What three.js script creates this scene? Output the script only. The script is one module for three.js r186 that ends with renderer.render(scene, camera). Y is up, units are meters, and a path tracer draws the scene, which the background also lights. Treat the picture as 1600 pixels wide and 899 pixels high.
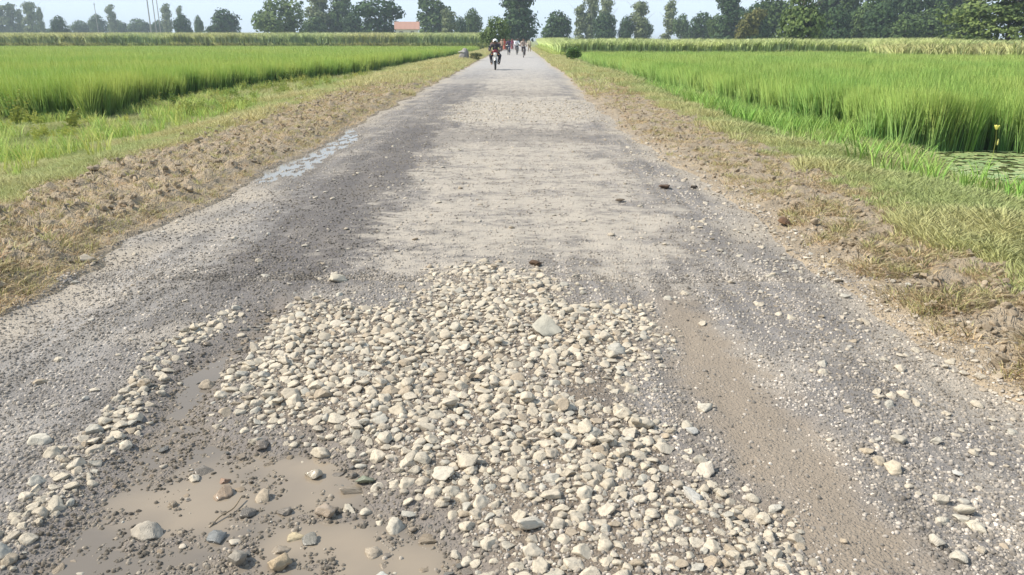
import * as THREE from 'three';
import { mergeGeometries, mergeVertices } from 'three/addons/utils/BufferGeometryUtils.js';
import { MarchingCubes } from 'three/addons/objects/MarchingCubes.js';
import { createNoise2D, createNoise3D } from 'simplex-noise';

// ---------------------------------------------------------------- camera, sky, sun, exposure
const scene = new THREE.Scene();
const EYE = 1.62, FPX = 1209, PITCH = Math.atan(387.5 / FPX);
const camera = new THREE.PerspectiveCamera(2 * Math.atan(449.5 / FPX) * 180 / Math.PI, 1600 / 899, 0.05, 6000);
camera.position.set(0, EYE, 0);
camera.rotation.order = 'YXZ';
camera.rotation.set(-PITCH, 0.45 * Math.PI / 180, 0);
camera.updateProjectionMatrix(); camera.updateMatrixWorld(true);

const renderer = new THREE.WebGLRenderer({ antialias: true });
renderer.setSize(1024, 575);
renderer.toneMapping = THREE.LinearToneMapping;
renderer.toneMappingExposure = 1.22;
renderer.shadowMap.enabled = true;
renderer.shadowMap.type = THREE.PCFSoftShadowMap;

const SUN_DIR = new THREE.Vector3(-0.76, 0.80, 0.06).normalize();
function makeSky() {
  const W = 512, H = 256, data = new Float32Array(W * H * 4);
  const mix = (a, b, t) => a + (b - a) * t;
  for (let j = 0; j < H; j++) {
    const up = ((j + 0.5) / H - 0.5) * Math.PI, y = Math.sin(up);
    for (let i = 0; i < W; i++) {
      const ph = ((i + 0.5) / W - 0.5) * 2 * Math.PI, dx = Math.cos(ph) * Math.cos(up), dz = Math.sin(ph) * Math.cos(up);
      const t = 1 - Math.exp(-Math.max(0, y) * 2.6);
      const c = dx * SUN_DIR.x + y * SUN_DIR.y + dz * SUN_DIR.z;
      const glow = 0.45 * Math.exp(-(1 - c) * 7);
      const o = (j * W + i) * 4;
      if (y >= 0) {
        data[o] = mix(0.80, 0.22, t) + glow; data[o + 1] = mix(0.935, 0.33, t) + glow * 0.97; data[o + 2] = mix(1.06, 0.50, t) + glow * 0.9;
      } else { data[o] = 0.22; data[o + 1] = 0.22; data[o + 2] = 0.17; }
      data[o + 3] = 1;
    }
  }
  const t = new THREE.DataTexture(data, W, H, THREE.RGBAFormat, THREE.FloatType);
  t.mapping = THREE.EquirectangularReflectionMapping;
  t.colorSpace = THREE.LinearSRGBColorSpace;
  t.magFilter = THREE.LinearFilter; t.minFilter = THREE.LinearFilter;
  t.needsUpdate = true;
  return t;
}
scene.background = makeSky();
scene.environment = scene.background;

const sun = new THREE.DirectionalLight(new THREE.Color(1.0, 0.93, 0.82), 5.0);
sun.name = 'sun';
sun.position.copy(SUN_DIR).multiplyScalar(120).add(new THREE.Vector3(0, 0, -40));
sun.target.position.set(0, 0, -40);
sun.castShadow = true;
sun.shadow.mapSize.set(4096, 4096);
Object.assign(sun.shadow.camera, { left: -90, right: 90, top: 90, bottom: -90, near: 1, far: 320 });
sun.shadow.radius = 1.6;
scene.add(sun, sun.target);

scene.fog = new THREE.FogExp2(new THREE.Color(0.78, 0.90, 1.0), 0.00048);

// ---------------------------------------------------------------- helpers
function rngOf(seed) { let s = seed | 0; return () => { s = (s + 0x6d2b79f5) | 0; let t = Math.imul(s ^ (s >>> 15), 1 | s); t = (t + Math.imul(t ^ (t >>> 7), 61 | t)) ^ t; return ((t ^ (t >>> 14)) >>> 0) / 4294967296; }; }
const N2 = createNoise2D(rngOf(11)), N2b = createNoise2D(rngOf(23)), N2c = createNoise2D(rngOf(37)), N3 = createNoise3D(rngOf(51));
const clamp = (x, a, b) => Math.min(b, Math.max(a, x)), lerp = (a, b, t) => a + (b - a) * t;
const sst = (a, b, x) => { const t = clamp((x - a) / (b - a), 0, 1); return t * t * (3 - 2 * t); };
const fbm = (x, y, n = 3, f = N2) => { let s = 0, a = 0.5, q = 1; for (let i = 0; i < n; i++) { s += a * f(x * q, y * q); a *= 0.5; q *= 2.03; } return s; };
const rnd2 = (r) => Math.pow(r(), 1.6);
const table = (pts) => (d) => { if (d <= pts[0][0]) return pts[0][1]; for (let i = 1; i < pts.length; i++) if (d <= pts[i][0]) { const [a, p] = pts[i - 1], [b, q] = pts[i]; return lerp(p, q, (d - a) / (b - a)); } return pts[pts.length - 1][1]; };
const used = {};
const numbered = (n) => { const k = used[n] = (used[n] ?? -1) + 1; return k ? n + '_' + String(k).padStart(3, '0') : n; };
function shade(o) { o.traverse((m) => { if (m.isMesh) { m.castShadow = true; m.receiveShadow = true; } }); return o; }
function tag(o, label, category, group) { o.userData.label = label; o.userData.category = category; if (group) o.userData.group = group; return o; }
function thing(name, label, category, pos = [0, 0, 0], turn = 0, group) {
  const o = new THREE.Group(); o.name = numbered(name); o.position.set(...pos); o.rotation.y = turn; tag(o, label, category, group); scene.add(o); return o;
}
function obj(name, geo, mat, parent) {
  const m = new THREE.Mesh(Array.isArray(geo) ? mergeGeometries(geo.map(plain)) : geo, mat);
  m.name = parent ? name : numbered(name); m.castShadow = m.receiveShadow = true; (parent || scene).add(m); return m;
}
function plain(g) { const q = g.index ? g.toNonIndexed() : g; for (const k of Object.keys(q.attributes)) if (!['position', 'normal', 'uv'].includes(k)) q.deleteAttribute(k); if (!q.attributes.uv) q.setAttribute('uv', new THREE.BufferAttribute(new Float32Array(q.attributes.position.count * 2), 2)); return q; }
function stuff(name, geo, mat, list, parent, label, category) {   // list of {p, s, r, c}
  const m = new THREE.InstancedMesh(geo, mat, list.length), M = new THREE.Matrix4(), e = new THREE.Euler(), q = new THREE.Quaternion(), P = new THREE.Vector3(), S = new THREE.Vector3(), C = new THREE.Color();
  list.forEach((k, i) => { M.compose(P.set(...k.p), q.setFromEuler(e.set(...k.r)), S.set(...k.s)); m.setMatrixAt(i, M); if (k.c) m.setColorAt(i, C.setRGB(...k.c)); });
  m.name = parent ? name : numbered(name); m.userData.kind = 'stuff'; m.castShadow = m.receiveShadow = true;
  if (label) tag(m, label, category);
  (parent || scene).add(m); return m;
}
// a pixel of the photograph looked up on the level h: where on the ground a thing stands
const ray = new THREE.Vector3();
function spot(px, py, h = 0) {
  ray.set(px / 800 - 1, 1 - py / 449.5, 0.5).unproject(camera).sub(camera.position);
  const t = (h - EYE) / ray.y; return [ray.x * t, -ray.z * t];   // x and the distance d = -z
}
const poly = (pts, h = 0) => pts.map(([a, b]) => spot(a, b, h));
function inside(p, x, d) { let s = false; for (let i = 0, j = p.length - 1; i < p.length; j = i++) { const [xi, yi] = p[i], [xj, yj] = p[j]; if ((yi > d) !== (yj > d) && x < ((xj - xi) * (d - yi)) / (yj - yi) + xi) s = !s; } return s; }
function sdist(p, x, d) {  // negative inside
  let m = 1e9;
  for (let i = 0, j = p.length - 1; i < p.length; j = i++) { const [ax, ay] = p[j], [bx, by] = p[i], ux = bx - ax, uy = by - ay, t = clamp(((x - ax) * ux + (d - ay) * uy) / (ux * ux + uy * uy + 1e-9), 0, 1); m = Math.min(m, Math.hypot(x - ax - ux * t, d - ay - uy * t)); }
  return inside(p, x, d) ? -m : m;
}
const std = (c, rough = 0.9, more = {}) => new THREE.MeshStandardMaterial({ color: new THREE.Color().setRGB(...c), roughness: rough, ...more });
const leafMat = (c, tr = 0.35, more = {}) => new THREE.MeshPhysicalMaterial({ color: new THREE.Color().setRGB(...c), roughness: 0.85, transmission: tr, thickness: 0, side: THREE.DoubleSide, specularIntensity: 0.4, ...more });

// ---------------------------------------------------------------- textures
function dataTex(W, fn, srgb = false, rep = [1, 1]) {
  const data = new Uint8Array(W * W * 4); fn(data, W);
  const t = new THREE.DataTexture(data, W, W, THREE.RGBAFormat); t.wrapS = t.wrapT = THREE.RepeatWrapping; t.magFilter = THREE.LinearFilter; t.minFilter = THREE.LinearMipmapLinearFilter; t.generateMipmaps = true;
  if (srgb) t.colorSpace = THREE.SRGBColorSpace; t.repeat.set(...rep); t.needsUpdate = true; return t;
}
// grains: little angular chips laid over each other on a torus; heights and tones
function grains(W, seed, layers) {
  const h = new Float32Array(W * W), tone = new Float32Array(W * W).fill(0.5), r = rngOf(seed);
  for (const [n, lo, hi, amp, tl, th] of layers) for (let k = 0; k < n; k++) {
    const cx = r() * W, cy = r() * W, R = lo + (hi - lo) * r() * r(), a = r() * 6.283, el = 0.6 + 0.4 * r(), t = tl + (th - tl) * r(), ca = Math.cos(a), sa = Math.sin(a), cut = 0.5 + 0.4 * r(), ca2 = r() * 6.283, q = Math.ceil(R * 1.2);
    for (let y = -q; y <= q; y++) for (let x = -q; x <= q; x++) {
      const u = (x * ca + y * sa) / R, v = (-x * sa + y * ca) / (R * el), e = u * u + v * v;
      if (e > 1 || u * Math.cos(ca2) + v * Math.sin(ca2) > cut) continue;
      const i = ((Math.floor(cy + y) + W) % W) * W + ((Math.floor(cx + x) + W) % W), z = amp * R * Math.sqrt(1 - e);
      h[i] = Math.max(h[i] * 0.6, z); tone[i] = t;
    }
  }
  return { h, tone };
}
const GR = grains(1024, 5, [[9000, 2, 6, 1, 0.35, 0.7], [16000, 2, 5, 1, 0.2, 0.85], [1800, 5, 10, 0.8, 0.45, 1]]);
let hmax = 0; for (const v of GR.h) hmax = Math.max(hmax, v);
const roadTone = dataTex(1024, (a, W) => { for (let i = 0; i < W * W; i++) { const t = 0.60 + 0.3 * GR.tone[i]; const q = Math.round(255 * t); a[i * 4] = q; a[i * 4 + 1] = q; a[i * 4 + 2] = q; a[i * 4 + 3] = 255; } });
const roadBump = dataTex(1024, (a, W) => { for (let i = 0; i < W * W; i++) { const q = Math.round(255 * GR.h[i] / hmax); a[i * 4] = a[i * 4 + 1] = a[i * 4 + 2] = q; a[i * 4 + 3] = 255; } });
const soilBump = dataTex(512, (a, W) => { const n = (x, y, f) => { const A = x / W * 6.283, B = y / W * 6.283; return N3(Math.cos(A) * f + Math.cos(B) * f * 0.7, Math.sin(A) * f + 3 * Math.sin(B) * 0.3, Math.sin(B) * f); }; for (let y = 0; y < W; y++) for (let x = 0; x < W; x++) { let v = 0.5 + 0.2 * n(x, y, 3) + 0.15 * n(x, y, 8) + 0.12 * n(x, y, 19); v = clamp(v, 0, 1); const i = (y * W + x) * 4; a[i] = a[i + 1] = a[i + 2] = Math.round(255 * v); a[i + 3] = 255; } });
const rockTone = dataTex(256, (a, W) => {
  const big = grains(W, 8, [[420, 8, 26, 1, 0.2, 0.8]]), g = grains(W, 9, [[1200, 1, 5, 1, 0.3, 0.75], [300, 1, 2.5, 1, 0.0, 0.3]]), R = 5;
  let soft = big.tone; for (let pass = 0; pass < 2; pass++) { const o = new Float32Array(W * W); for (let y = 0; y < W; y++) for (let x = 0; x < W; x++) { let m = 0; for (let k = -R; k <= R; k++) m += pass ? soft[((y + k + W) % W) * W + x] : soft[y * W + ((x + k + W) % W)]; o[y * W + x] = m / (2 * R + 1); } soft = o; }
  for (let i = 0; i < W * W; i++) { const t = clamp(0.84 + 0.36 * (soft[i] - 0.5) + 0.17 * (g.tone[i] - 0.5), 0, 1); a[i * 4] = Math.round(255 * t); a[i * 4 + 1] = Math.round(255 * t * 0.985); a[i * 4 + 2] = Math.round(255 * t * 0.96); a[i * 4 + 3] = 255; }
});
const rockBump = dataTex(256, (a, W) => { const g = grains(W, 10, [[1500, 1, 6, 1, 0.3, 0.7]]); let m = 0; for (const v of g.h) m = Math.max(m, v); for (let i = 0; i < W * W; i++) { a[i * 4] = a[i * 4 + 1] = a[i * 4 + 2] = Math.round(255 * g.h[i] / m); a[i * 4 + 3] = 255; } });

// ---------------------------------------------------------------- lie of the land
const ROAD_L = -3.3, ROAD_R = 2.35;
const edgeL = table([[0, -40], [20.6, -40], [21.4, -11.5], [29, -12.4], [39, -11.6], [46, -10.1], [65, -9.8], [120, -8], [148, -7]]);
const edgeR = table([[0, 13], [15.8, 13], [16.3, 8.1], [22, 7.0], [31, 6.2], [83, 5.5], [150, 5]]);
const pondPoly = [[6.9, 11.6], [8.2, 11.0], [13, 10.6], [13.5, 16.2], [9.5, 16.5], [8.1, 16.1], [7.4, 14]];
const patchPoly = poly([[700, 424], [760, 416], [850, 436], [885, 478], [985, 486], [1010, 520], [985, 570], [950, 625], [1010, 680], [1090, 760], [1190, 800], [1270, 880], [1290, 960], [720, 960], [735, 870], [700, 800], [610, 750], [560, 690], [470, 672], [395, 640], [385, 570], [430, 505], [480, 474], [560, 482], [640, 492], [680, 455]]);
const wetPoly = poly([[430, 462], [392, 490], [345, 535], [270, 575], [240, 640], [200, 690], [160, 745], [110, 800], [60, 850], [-20, 940], [0, 1040], [780, 1040], [750, 899], [700, 815], [600, 765], [575, 715], [490, 690], [400, 690], [350, 665], [320, 640], [345, 600], [400, 545], [450, 490]]);
const farPud = poly([[545, 200], [500, 208], [455, 240], [410, 272], [412, 282], [470, 272], [500, 250], [540, 226], [560, 214]]);
// pools inside the wet stretch, deeper than the rest
const pools = [poly([[430, 700], [560, 705], [600, 740], [560, 780], [480, 800], [420, 760], [370, 720]]), poly([[190, 790], [230, 745], [340, 720], [400, 770], [350, 815], [250, 820]]), poly([[270, 570], [340, 556], [370, 575], [320, 625], [250, 660], [235, 640]]), poly([[400, 850], [420, 820], [520, 800], [690, 840], [740, 899], [720, 970], [560, 960], [520, 870], [460, 870]]), poly([[60, 870], [140, 800], [210, 800], [150, 870], [60, 930]])];
const WATER = -0.034;
function wetness(x, d) { return d > 8 ? 0 : 1 - sst(-0.02, 0.16, sdist(wetPoly, x, d) + 0.05 * N2(x * 5, d * 5)); }
function roadH(x, d) {
  let h = 0.02 * fbm(x * 0.9, d * 0.5, 2) + 0.007 * fbm(x * 3.1 + 7, d * 3.1, 2);
  h -= 0.03 * sst(2.0, 2.9, Math.abs(x + 0.45));
  if (d < 9) {
    const n = 0.010 * N2b(x * 4, d * 4) + 0.007 * N2b(x * 11, d * 11) + 0.005 * N2b(x * 23, d * 23);
    h += 0.0025 * N2b(x * 31, d * 31) + 0.0015 * N2(x * 60, d * 60);
    const w = 1 - sst(-0.14, 0.12, sdist(wetPoly, x, d));
    if (w > 0) {
      let deep = 0; for (const p of pools) deep = Math.max(deep, 1 - sst(-0.08, 0.05, sdist(p, x, d)));
      h = lerp(h, WATER - 0.0015 + n * 0.78 - 0.0085 * deep, w);
    }
    const s = 1 - sst(-0.15, 0.05, sdist(patchPoly, x, d));
    h = lerp(h, h + 0.012 * s, s * (1 - w));
    const t = brownTrack(x, d); h -= 0.012 * t;
  }
  if (d > 7 && d < 18) { const w = 1 - sst(-0.08, 0.25, sdist(farPud, x, d)); h = lerp(h, -0.033 + 0.024 * fbm(x * 6, d * 2.2, 3, N2b), w); }
  return h;
}
function brownTrack(x, d) {
  const c = 1.10 + 0.05 * Math.sin(d * 1.3) - 0.10 * sst(3.2, 5, d), w = 0.26 - 0.10 * sst(3, 5, d);
  return (1 - sst(w * 0.3, w * 1.5, Math.abs(x - c + 0.07 * N2(x * 3, d * 3) + 0.05 * N2b(x * 9, d * 9)))) * (1 - sst(4.4, 5.4, d));
}
function roadEdge(d, side) { return side < 0 ? ROAD_L + 0.14 * N2(d * 0.35, 3) + 0.07 * N2(d * 1.4, 8) : ROAD_R + 0.12 * N2(d * 0.3, 13) + 0.07 * N2(d * 1.3, 18) + 0.25 * (1 - sst(2, 6, d)) - 0.02 * d * sst(0, 14, d) * (1 - sst(14, 40, d)); }
function clodZone(x, d) {
  if (x < 0) { const u = roadEdge(d, -1) - x, w = 1.9 + 0.8 * sst(4, 20, d); return sst(0.08, 0.4, u) * (1 - sst(w - 0.5, w + 0.3, u + 0.4 * N2(x * 0.8, d * 0.8))) * (1 - 0.6 * sst(22, 40, d)); }
  const u = x - roadEdge(d, 1); return 0.5 * sst(0.05, 0.35, u) * (1 - sst(1.0, 1.9, u + 0.4 * N2(x * 0.8, d * 0.8))) * (1 - sst(30, 60, d));
}
function terrH(x, d) {
  if (d > 200 || d < -20) return -0.35 + 0.1 * N2(x * 0.01, d * 0.01) * 0 - 0.0;
  const L = roadEdge(d, -1), R = roadEdge(d, 1);
  let h;
  if (x > L && x < R) { const u = Math.min(x - L, R - x); h = lerp(0.0, -0.14, sst(0, 0.22, u)); }
  else if (x <= L) {
    const u = L - x, e = edgeL(d), q = L - e;
    h = lerp(0.0, 0.05, sst(0, 0.5, u)) - 0.5 * sst(1.9, Math.max(3.4, Math.min(5.5, q - 1)), u) - 0.2 * sst(q - 0.9, q + 0.1, u);
    h += 0.05 * N2(x * 0.4, d * 0.4) * sst(1.5, 3, u);
  } else {
    const u = x - R, q = Math.max(3.2, edgeR(Math.max(d, 16.4)) - R);
    h = lerp(0.0, 0.03, sst(0, 0.4, u)) - 0.5 * sst(1.7, Math.min(q, 4.6), u) - 0.12 * sst(q - 0.6, q + 0.2, u);
    h += 0.04 * N2(x * 0.4, d * 0.4) * sst(1.2, 2.6, u) * (1 - sst(q - 1, q, u));
    h -= 0.4 * (1 - sst(-0.3, 0.25, sdist(pondPoly, x, d)));
  }
  if (d < 60) {
    const c = clodZone(x, d);
    if (c > 0) { const k = Math.max(0, fbm(x * 3.3, d * 3.3, 3, N2c)); h += c * (0.17 * k + 0.07 * Math.abs(N2b(x * 7, d * 7)) + 0.02 * N2(x * 17, d * 17)); }
    else h += 0.012 * N2b(x * 5, d * 5) * sst(0.0, 0.3, Math.max(L - x, x - R));
  }
  return h;
}

// a sheet of uneven squares: xs and ds are the grid lines
function sheet(xs, ds, H, C, uvs) {
  const nx = xs.length, nd = ds.length, pos = new Float32Array(nx * nd * 3), col = new Float32Array(nx * nd * 3), uv = new Float32Array(nx * nd * 2), idx = new Uint32Array((nx - 1) * (nd - 1) * 6), c = [0, 0, 0];
  let o = 0, q = 0;
  for (let j = 0; j < nd; j++) for (let i = 0; i < nx; i++, o++) {
    const x = xs[i], d = ds[j], h = H(x, d); C(x, d, h, c);
    pos[o * 3] = x; pos[o * 3 + 1] = h; pos[o * 3 + 2] = -d; col.set(c, o * 3); uv[o * 2] = x * uvs; uv[o * 2 + 1] = d * uvs;
  }
  for (let j = 0; j < nd - 1; j++) for (let i = 0; i < nx - 1; i++) { const a = j * nx + i, b = a + 1, e = a + nx, f = e + 1; idx.set([a, b, f, a, f, e], q); q += 6; }
  const g = new THREE.BufferGeometry();
  g.setAttribute('position', new THREE.BufferAttribute(pos, 3)); g.setAttribute('color', new THREE.BufferAttribute(col, 3)); g.setAttribute('uv', new THREE.BufferAttribute(uv, 2)); g.setIndex(new THREE.BufferAttribute(idx, 1)); g.computeVertexNormals();
  return g;
}
const lines = (a, b, step) => { const o = [a]; while (o[o.length - 1] < b) o.push(o[o.length - 1] + step(o[o.length - 1])); return o; };

// ---------------------------------------------------------------- road colours: what the surface itself is made of
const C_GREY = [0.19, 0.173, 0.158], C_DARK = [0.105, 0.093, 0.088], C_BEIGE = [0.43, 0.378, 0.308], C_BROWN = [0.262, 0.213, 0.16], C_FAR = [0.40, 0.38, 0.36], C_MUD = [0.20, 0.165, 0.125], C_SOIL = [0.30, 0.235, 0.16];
const mix3 = (o, b, t) => { o[0] = lerp(o[0], b[0], t); o[1] = lerp(o[1], b[1], t); o[2] = lerp(o[2], b[2], t); };
function roadParts(x, d) {
  const wob = 0.35 * N2(x * 0.9, d * 0.6) + 0.2 * N2b(x * 2.1, d * 1.2);
  const streak = 0.5 + 0.5 * N2c(x * 0.55, d * 2.2), fleck = 0.5 + 0.5 * fbm(x * 2.2, d * 3.4, 3, N2b);
  const centre = sst(-1.7, -1.05, x + wob) * (1 - sst(1.0, 1.9, x + wob)) * sst(4.6, 6.2, d + wob * 1.5);
  const frag = fbm(x * 4.2, d * 7, 4, N2c) + 0.5 * fbm(x * 17, d * 26, 2, N2), beige = 0.95 * sst(0.12, 0.82, centre * (0.14 + 0.42 * streak + 0.52 * fleck) + 0.50 * frag * (0.2 + 0.8 * centre)) * (1 - 0.35 * sst(22, 45, d));
  const dk = (1 - sst(0.2, 0.8, Math.abs(x + 1.85 + 0.15 * N2(d * 0.5, 4)) + 0.3 * wob + 0.45 * frag)) * sst(4.2, 5.5, d) * (1 - sst(14.5, 17, d) * (0.45 + 0.55 * sst(24, 40, d)));
  const band = sst(12.6, 13.4, d + wob + 1.5 * frag) * (1 - sst(14.6, 15.8, d + wob + 1.5 * frag)) * sst(-2.4, -1.9, x) * (1 - sst(1.0, 1.8, x));
  const band2 = sst(23.5, 24.5, d + wob) * (1 - sst(26, 28, d + wob)) * sst(-2.2, -1.6, x) * (1 - sst(1.0, 1.9, x));
  const dark = clamp(Math.max(dk * 0.9, band * 0.75 * (0.5 + 0.5 * fleck), band2 * 0.35), 0, 1);
  const pale = sst(15.8, 16.8, d + wob + frag) * (1 - sst(21, 22.5, d + wob)) * sst(-2.0, -1.4, x + wob) * (1 - sst(1.6, 2.2, x)) + 0.6 * (sst(30, 31.5, d + wob) * (1 - sst(34, 35.5, d + wob)));
  const edge = Math.max(1 - sst(0.05, 0.55, x - roadEdge(d, -1) + 0.5 * wob), 1 - sst(0.05, 0.5, roadEdge(d, 1) - x + 0.5 * wob));
  return { streak, fleck, beige, dark, pale, edge, wob };
}
function roadColor(x, d, h, c) {
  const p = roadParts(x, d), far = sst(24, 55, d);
  c[0] = C_GREY[0]; c[1] = C_GREY[1]; c[2] = C_GREY[2];
  const k = (0.86 + 0.30 * p.fleck) * (1 + 0.22 * N2(x * 4.5, d * 0.3) + 0.14 * N2b(x * 11, d * 0.4)); mix3(c, [0.30, 0.278, 0.25], 0.5 * (1 - sst(-2.6, -1.9, x + 0.5 * N2(x, d))) * (1 - sst(7, 10, d))); c[0] *= k; c[1] *= k; c[2] *= k;
  mix3(c, C_BEIGE, 0.6 * sst(0.45, 0.85, 0.5 + 0.5 * fbm(x * 1.1 + 9, d * 0.9, 3)) * (d < 9 ? 1 - wetness(x, d) : 1));
  mix3(c, C_BEIGE, p.beige * 0.9);
  mix3(c, C_DARK, p.dark * 0.8);
  mix3(c, C_BEIGE, 0.85 * p.pale * (0.45 + 0.55 * p.streak));
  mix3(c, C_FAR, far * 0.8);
  mix3(c, [0.40, 0.345, 0.27], p.edge * 0.75);
  if (d < 9) {
    c[0] *= 1.0;
    mix3(c, C_BROWN, 0.93 * brownTrack(x, d));
    const s = sdist(patchPoly, x, d);
    mix3(c, [0.17, 0.135, 0.10], 0.9 * (1 - sst(-0.12, 0.16, s + 0.06 * p.wob)));
    const w = wetness(x, d);
    if (w > 0) { mix3(c, [0.185, 0.16, 0.138], w * 0.8); mix3(c, C_MUD, 0.6 * w * (1 - sst(-0.034, -0.024, h))); }
  }
  if (d > 7 && d < 18) mix3(c, [0.16, 0.14, 0.12], 0.7 * (1 - sst(-0.02, 0.3, sdist(farPud, x, d))));
  for (let i = 0; i < 3; i++) c[i] *= 1.33;   // the tone texture averages about three quarters
}
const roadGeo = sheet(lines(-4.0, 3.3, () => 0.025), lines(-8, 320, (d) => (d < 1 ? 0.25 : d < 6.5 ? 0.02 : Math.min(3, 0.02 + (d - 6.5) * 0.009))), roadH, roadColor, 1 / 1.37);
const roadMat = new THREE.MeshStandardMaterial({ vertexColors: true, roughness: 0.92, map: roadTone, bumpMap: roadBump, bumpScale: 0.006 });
const road = obj('road', roadGeo, roadMat); road.userData.kind = 'structure';
tag(road, 'worn gravel and dirt country road running straight to the trees', 'road'); delete road.userData.category;

// ---------------------------------------------------------------- ground either side
function terrColor(x, d, h, c) {
  const L = roadEdge(d, -1), R = roadEdge(d, 1), u = x < 0 ? L - x : x - R, n = fbm(x * 1.7, d * 1.7, 3), cl = clodZone(x, d);
  c[0] = 0.355; c[1] = 0.285; c[2] = 0.20;
  const k = 1 + 0.35 * n; c[0] *= k; c[1] *= k; c[2] *= k;
  mix3(c, [0.37, 0.30, 0.21], sst(0, 0.4, N2b(x * 0.9, d * 0.9)) * cl);
  const green = (x < 0 ? sst(1.7, 3.2, u + 0.7 * n) : sst(lerp(1.0, 1.5, sst(6, 12, d)), lerp(1.9, 2.8, sst(6, 12, d)), u + 0.7 * n));
  mix3(c, [0.36, 0.36, 0.17], Math.max(green * 0.85, sst(25, 55, d) * 0.7 * sst(0.2, 0.8, u)));
  if (d > 40) mix3(c, [0.23, 0.25, 0.09], sst(40, 80, d) * sst(0.2, 1, u));
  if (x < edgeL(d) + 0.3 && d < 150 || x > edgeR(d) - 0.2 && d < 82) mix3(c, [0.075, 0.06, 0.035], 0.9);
}
const gx = (() => { const pos = lines(0, 1300, (x) => (x < 7 ? 0.055 : Math.min(200, 0.055 + (x - 7) * 0.07))); return [...pos.slice(1).reverse().map((v) => -v), ...pos]; })();
const gd = (() => { const f = lines(1.5, 1300, (x) => (x < 9 ? 0.05 : Math.min(200, 0.05 + (x - 9) * 0.018))); return [-140, -60, -25, -12, -6, -3, -1.5, -0.5, 0.3, 1, ...f]; })();
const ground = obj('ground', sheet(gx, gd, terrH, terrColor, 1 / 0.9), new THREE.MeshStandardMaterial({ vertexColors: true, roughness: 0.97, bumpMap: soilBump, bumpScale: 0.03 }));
ground.userData.kind = 'structure'; ground.userData.label = 'bare soil and grassy verges with flat farmland beyond';

// ---------------------------------------------------------------- water
function waterSheet(name, label, p, y, mat, grow) {
  const s = new THREE.Shape(); let cx = 0, cd = 0; p.forEach(([x, d]) => { cx += x / p.length; cd += d / p.length; });
  p.forEach(([x, d], i) => { const l = Math.hypot(x - cx, d - cd) || 1, X = x + (x - cx) / l * grow, D = d + (d - cd) / l * grow; i ? s.lineTo(X, D) : s.moveTo(X, D); });
  const g = new THREE.ShapeGeometry(s); g.rotateX(-Math.PI / 2); g.translate(0, y, 0);
  const m = obj(name, g, mat); m.userData.kind = 'structure'; m.userData.label = label; return m;
}
{ const silt = (x, d, h, c) => { let q = 0; [0, 1, 3].forEach((i) => { q = Math.max(q, 1 - sst(-0.10, 0.16, sdist(pools[i], x, d) + 0.06 * N2(x * 4, d * 4))); }); q = clamp(q * (0.86 + 0.3 * fbm(x * 3.1, d * 3.1, 3, N2b)) + 0.2 * N2b(x * 2.3, d * 2.3), 0, 1); c[0] = lerp(0.18, 0.29, q); c[1] = lerp(0.155, 0.238, q); c[2] = lerp(0.128, 0.178, q); };
  const m = obj('puddle_water', sheet(lines(-2.1, 0.35, () => 0.04), lines(1.2, 4.9, () => 0.04), () => WATER, silt, 1), new THREE.MeshPhysicalMaterial({ vertexColors: true, roughness: 0.04, ior: 1.33, specularIntensity: 1 })); m.userData.kind = 'structure'; m.userData.label = 'brown muddy water standing in the wet hollow in front'; }
waterSheet('puddle_water', 'shallow puddle shining along the left road edge', farPud, -0.0295, new THREE.MeshPhysicalMaterial({ color: new THREE.Color().setRGB(0.26, 0.24, 0.205), roughness: 0.08, ior: 1.33 }), 0.25);
waterSheet('pond_water', 'still green water of the weedy pond beside the right rice field', pondPoly, -0.60, new THREE.MeshPhysicalMaterial({ color: new THREE.Color().setRGB(0.10, 0.11, 0.045), roughness: 0.06, ior: 1.33 }), 0.35);

// ---------------------------------------------------------------- stones
function rock(seed, detail, flat = 0.7) {
  const r = rngOf(seed), g = mergeVertices((() => { const q = new THREE.IcosahedronGeometry(1, detail); q.deleteAttribute('normal'); q.deleteAttribute('uv'); return q; })()), p = g.attributes.position, v = new THREE.Vector3(), cuts = [];
  for (let i = 0; i < 12; i++) { const a = new THREE.Vector3(r() * 2 - 1, r() * 2 - 1, r() * 2 - 1).normalize(); cuts.push([a, 0.44 + 0.34 * r()]); }
  const sx = 0.85 + 0.35 * r(), sz = 0.7 + 0.3 * r(), sy = flat * (0.75 + 0.4 * r());
  const uv = new Float32Array(p.count * 2), u0 = r(), v0 = r();
  for (let i = 0; i < p.count; i++) {
    v.fromBufferAttribute(p, i); uv[i * 2] = u0 + 0.34 * (v.x + 0.55 * v.y); uv[i * 2 + 1] = v0 + 0.34 * (v.z - 0.55 * v.y);
    for (const [a, t] of cuts) { const q = v.dot(a) - t; if (q > 0) v.addScaledVector(a, -q * 0.96); }
    v.multiplyScalar(1.36 * (1 + 0.11 * N3(v.x * 1.7 + seed, v.y * 1.4, v.z * 1.4) + 0.05 * N3(v.x * 4.5 + seed, v.y * 4, v.z * 4)));
    p.setXYZ(i, v.x * sx, v.y * sy, v.z * sz);
  }
  g.setAttribute('uv', new THREE.BufferAttribute(uv, 2)); g.computeVertexNormals(); return g;
}
const rocks = Array.from({ length: 20 }, (_, i) => rock(100 + i * 7, 4, 0.45 + 0.3 * ((i * 0.37) % 1))), rocksLow = Array.from({ length: 10 }, (_, i) => rock(300 + i * 7, 2, 0.62));
const stoneMat = (c, rough = 0.85) => new THREE.MeshStandardMaterial({ color: new THREE.Color().setRGB(...c), roughness: rough, map: rockTone, bumpMap: rockBump, bumpScale: 0.0015 });
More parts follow.
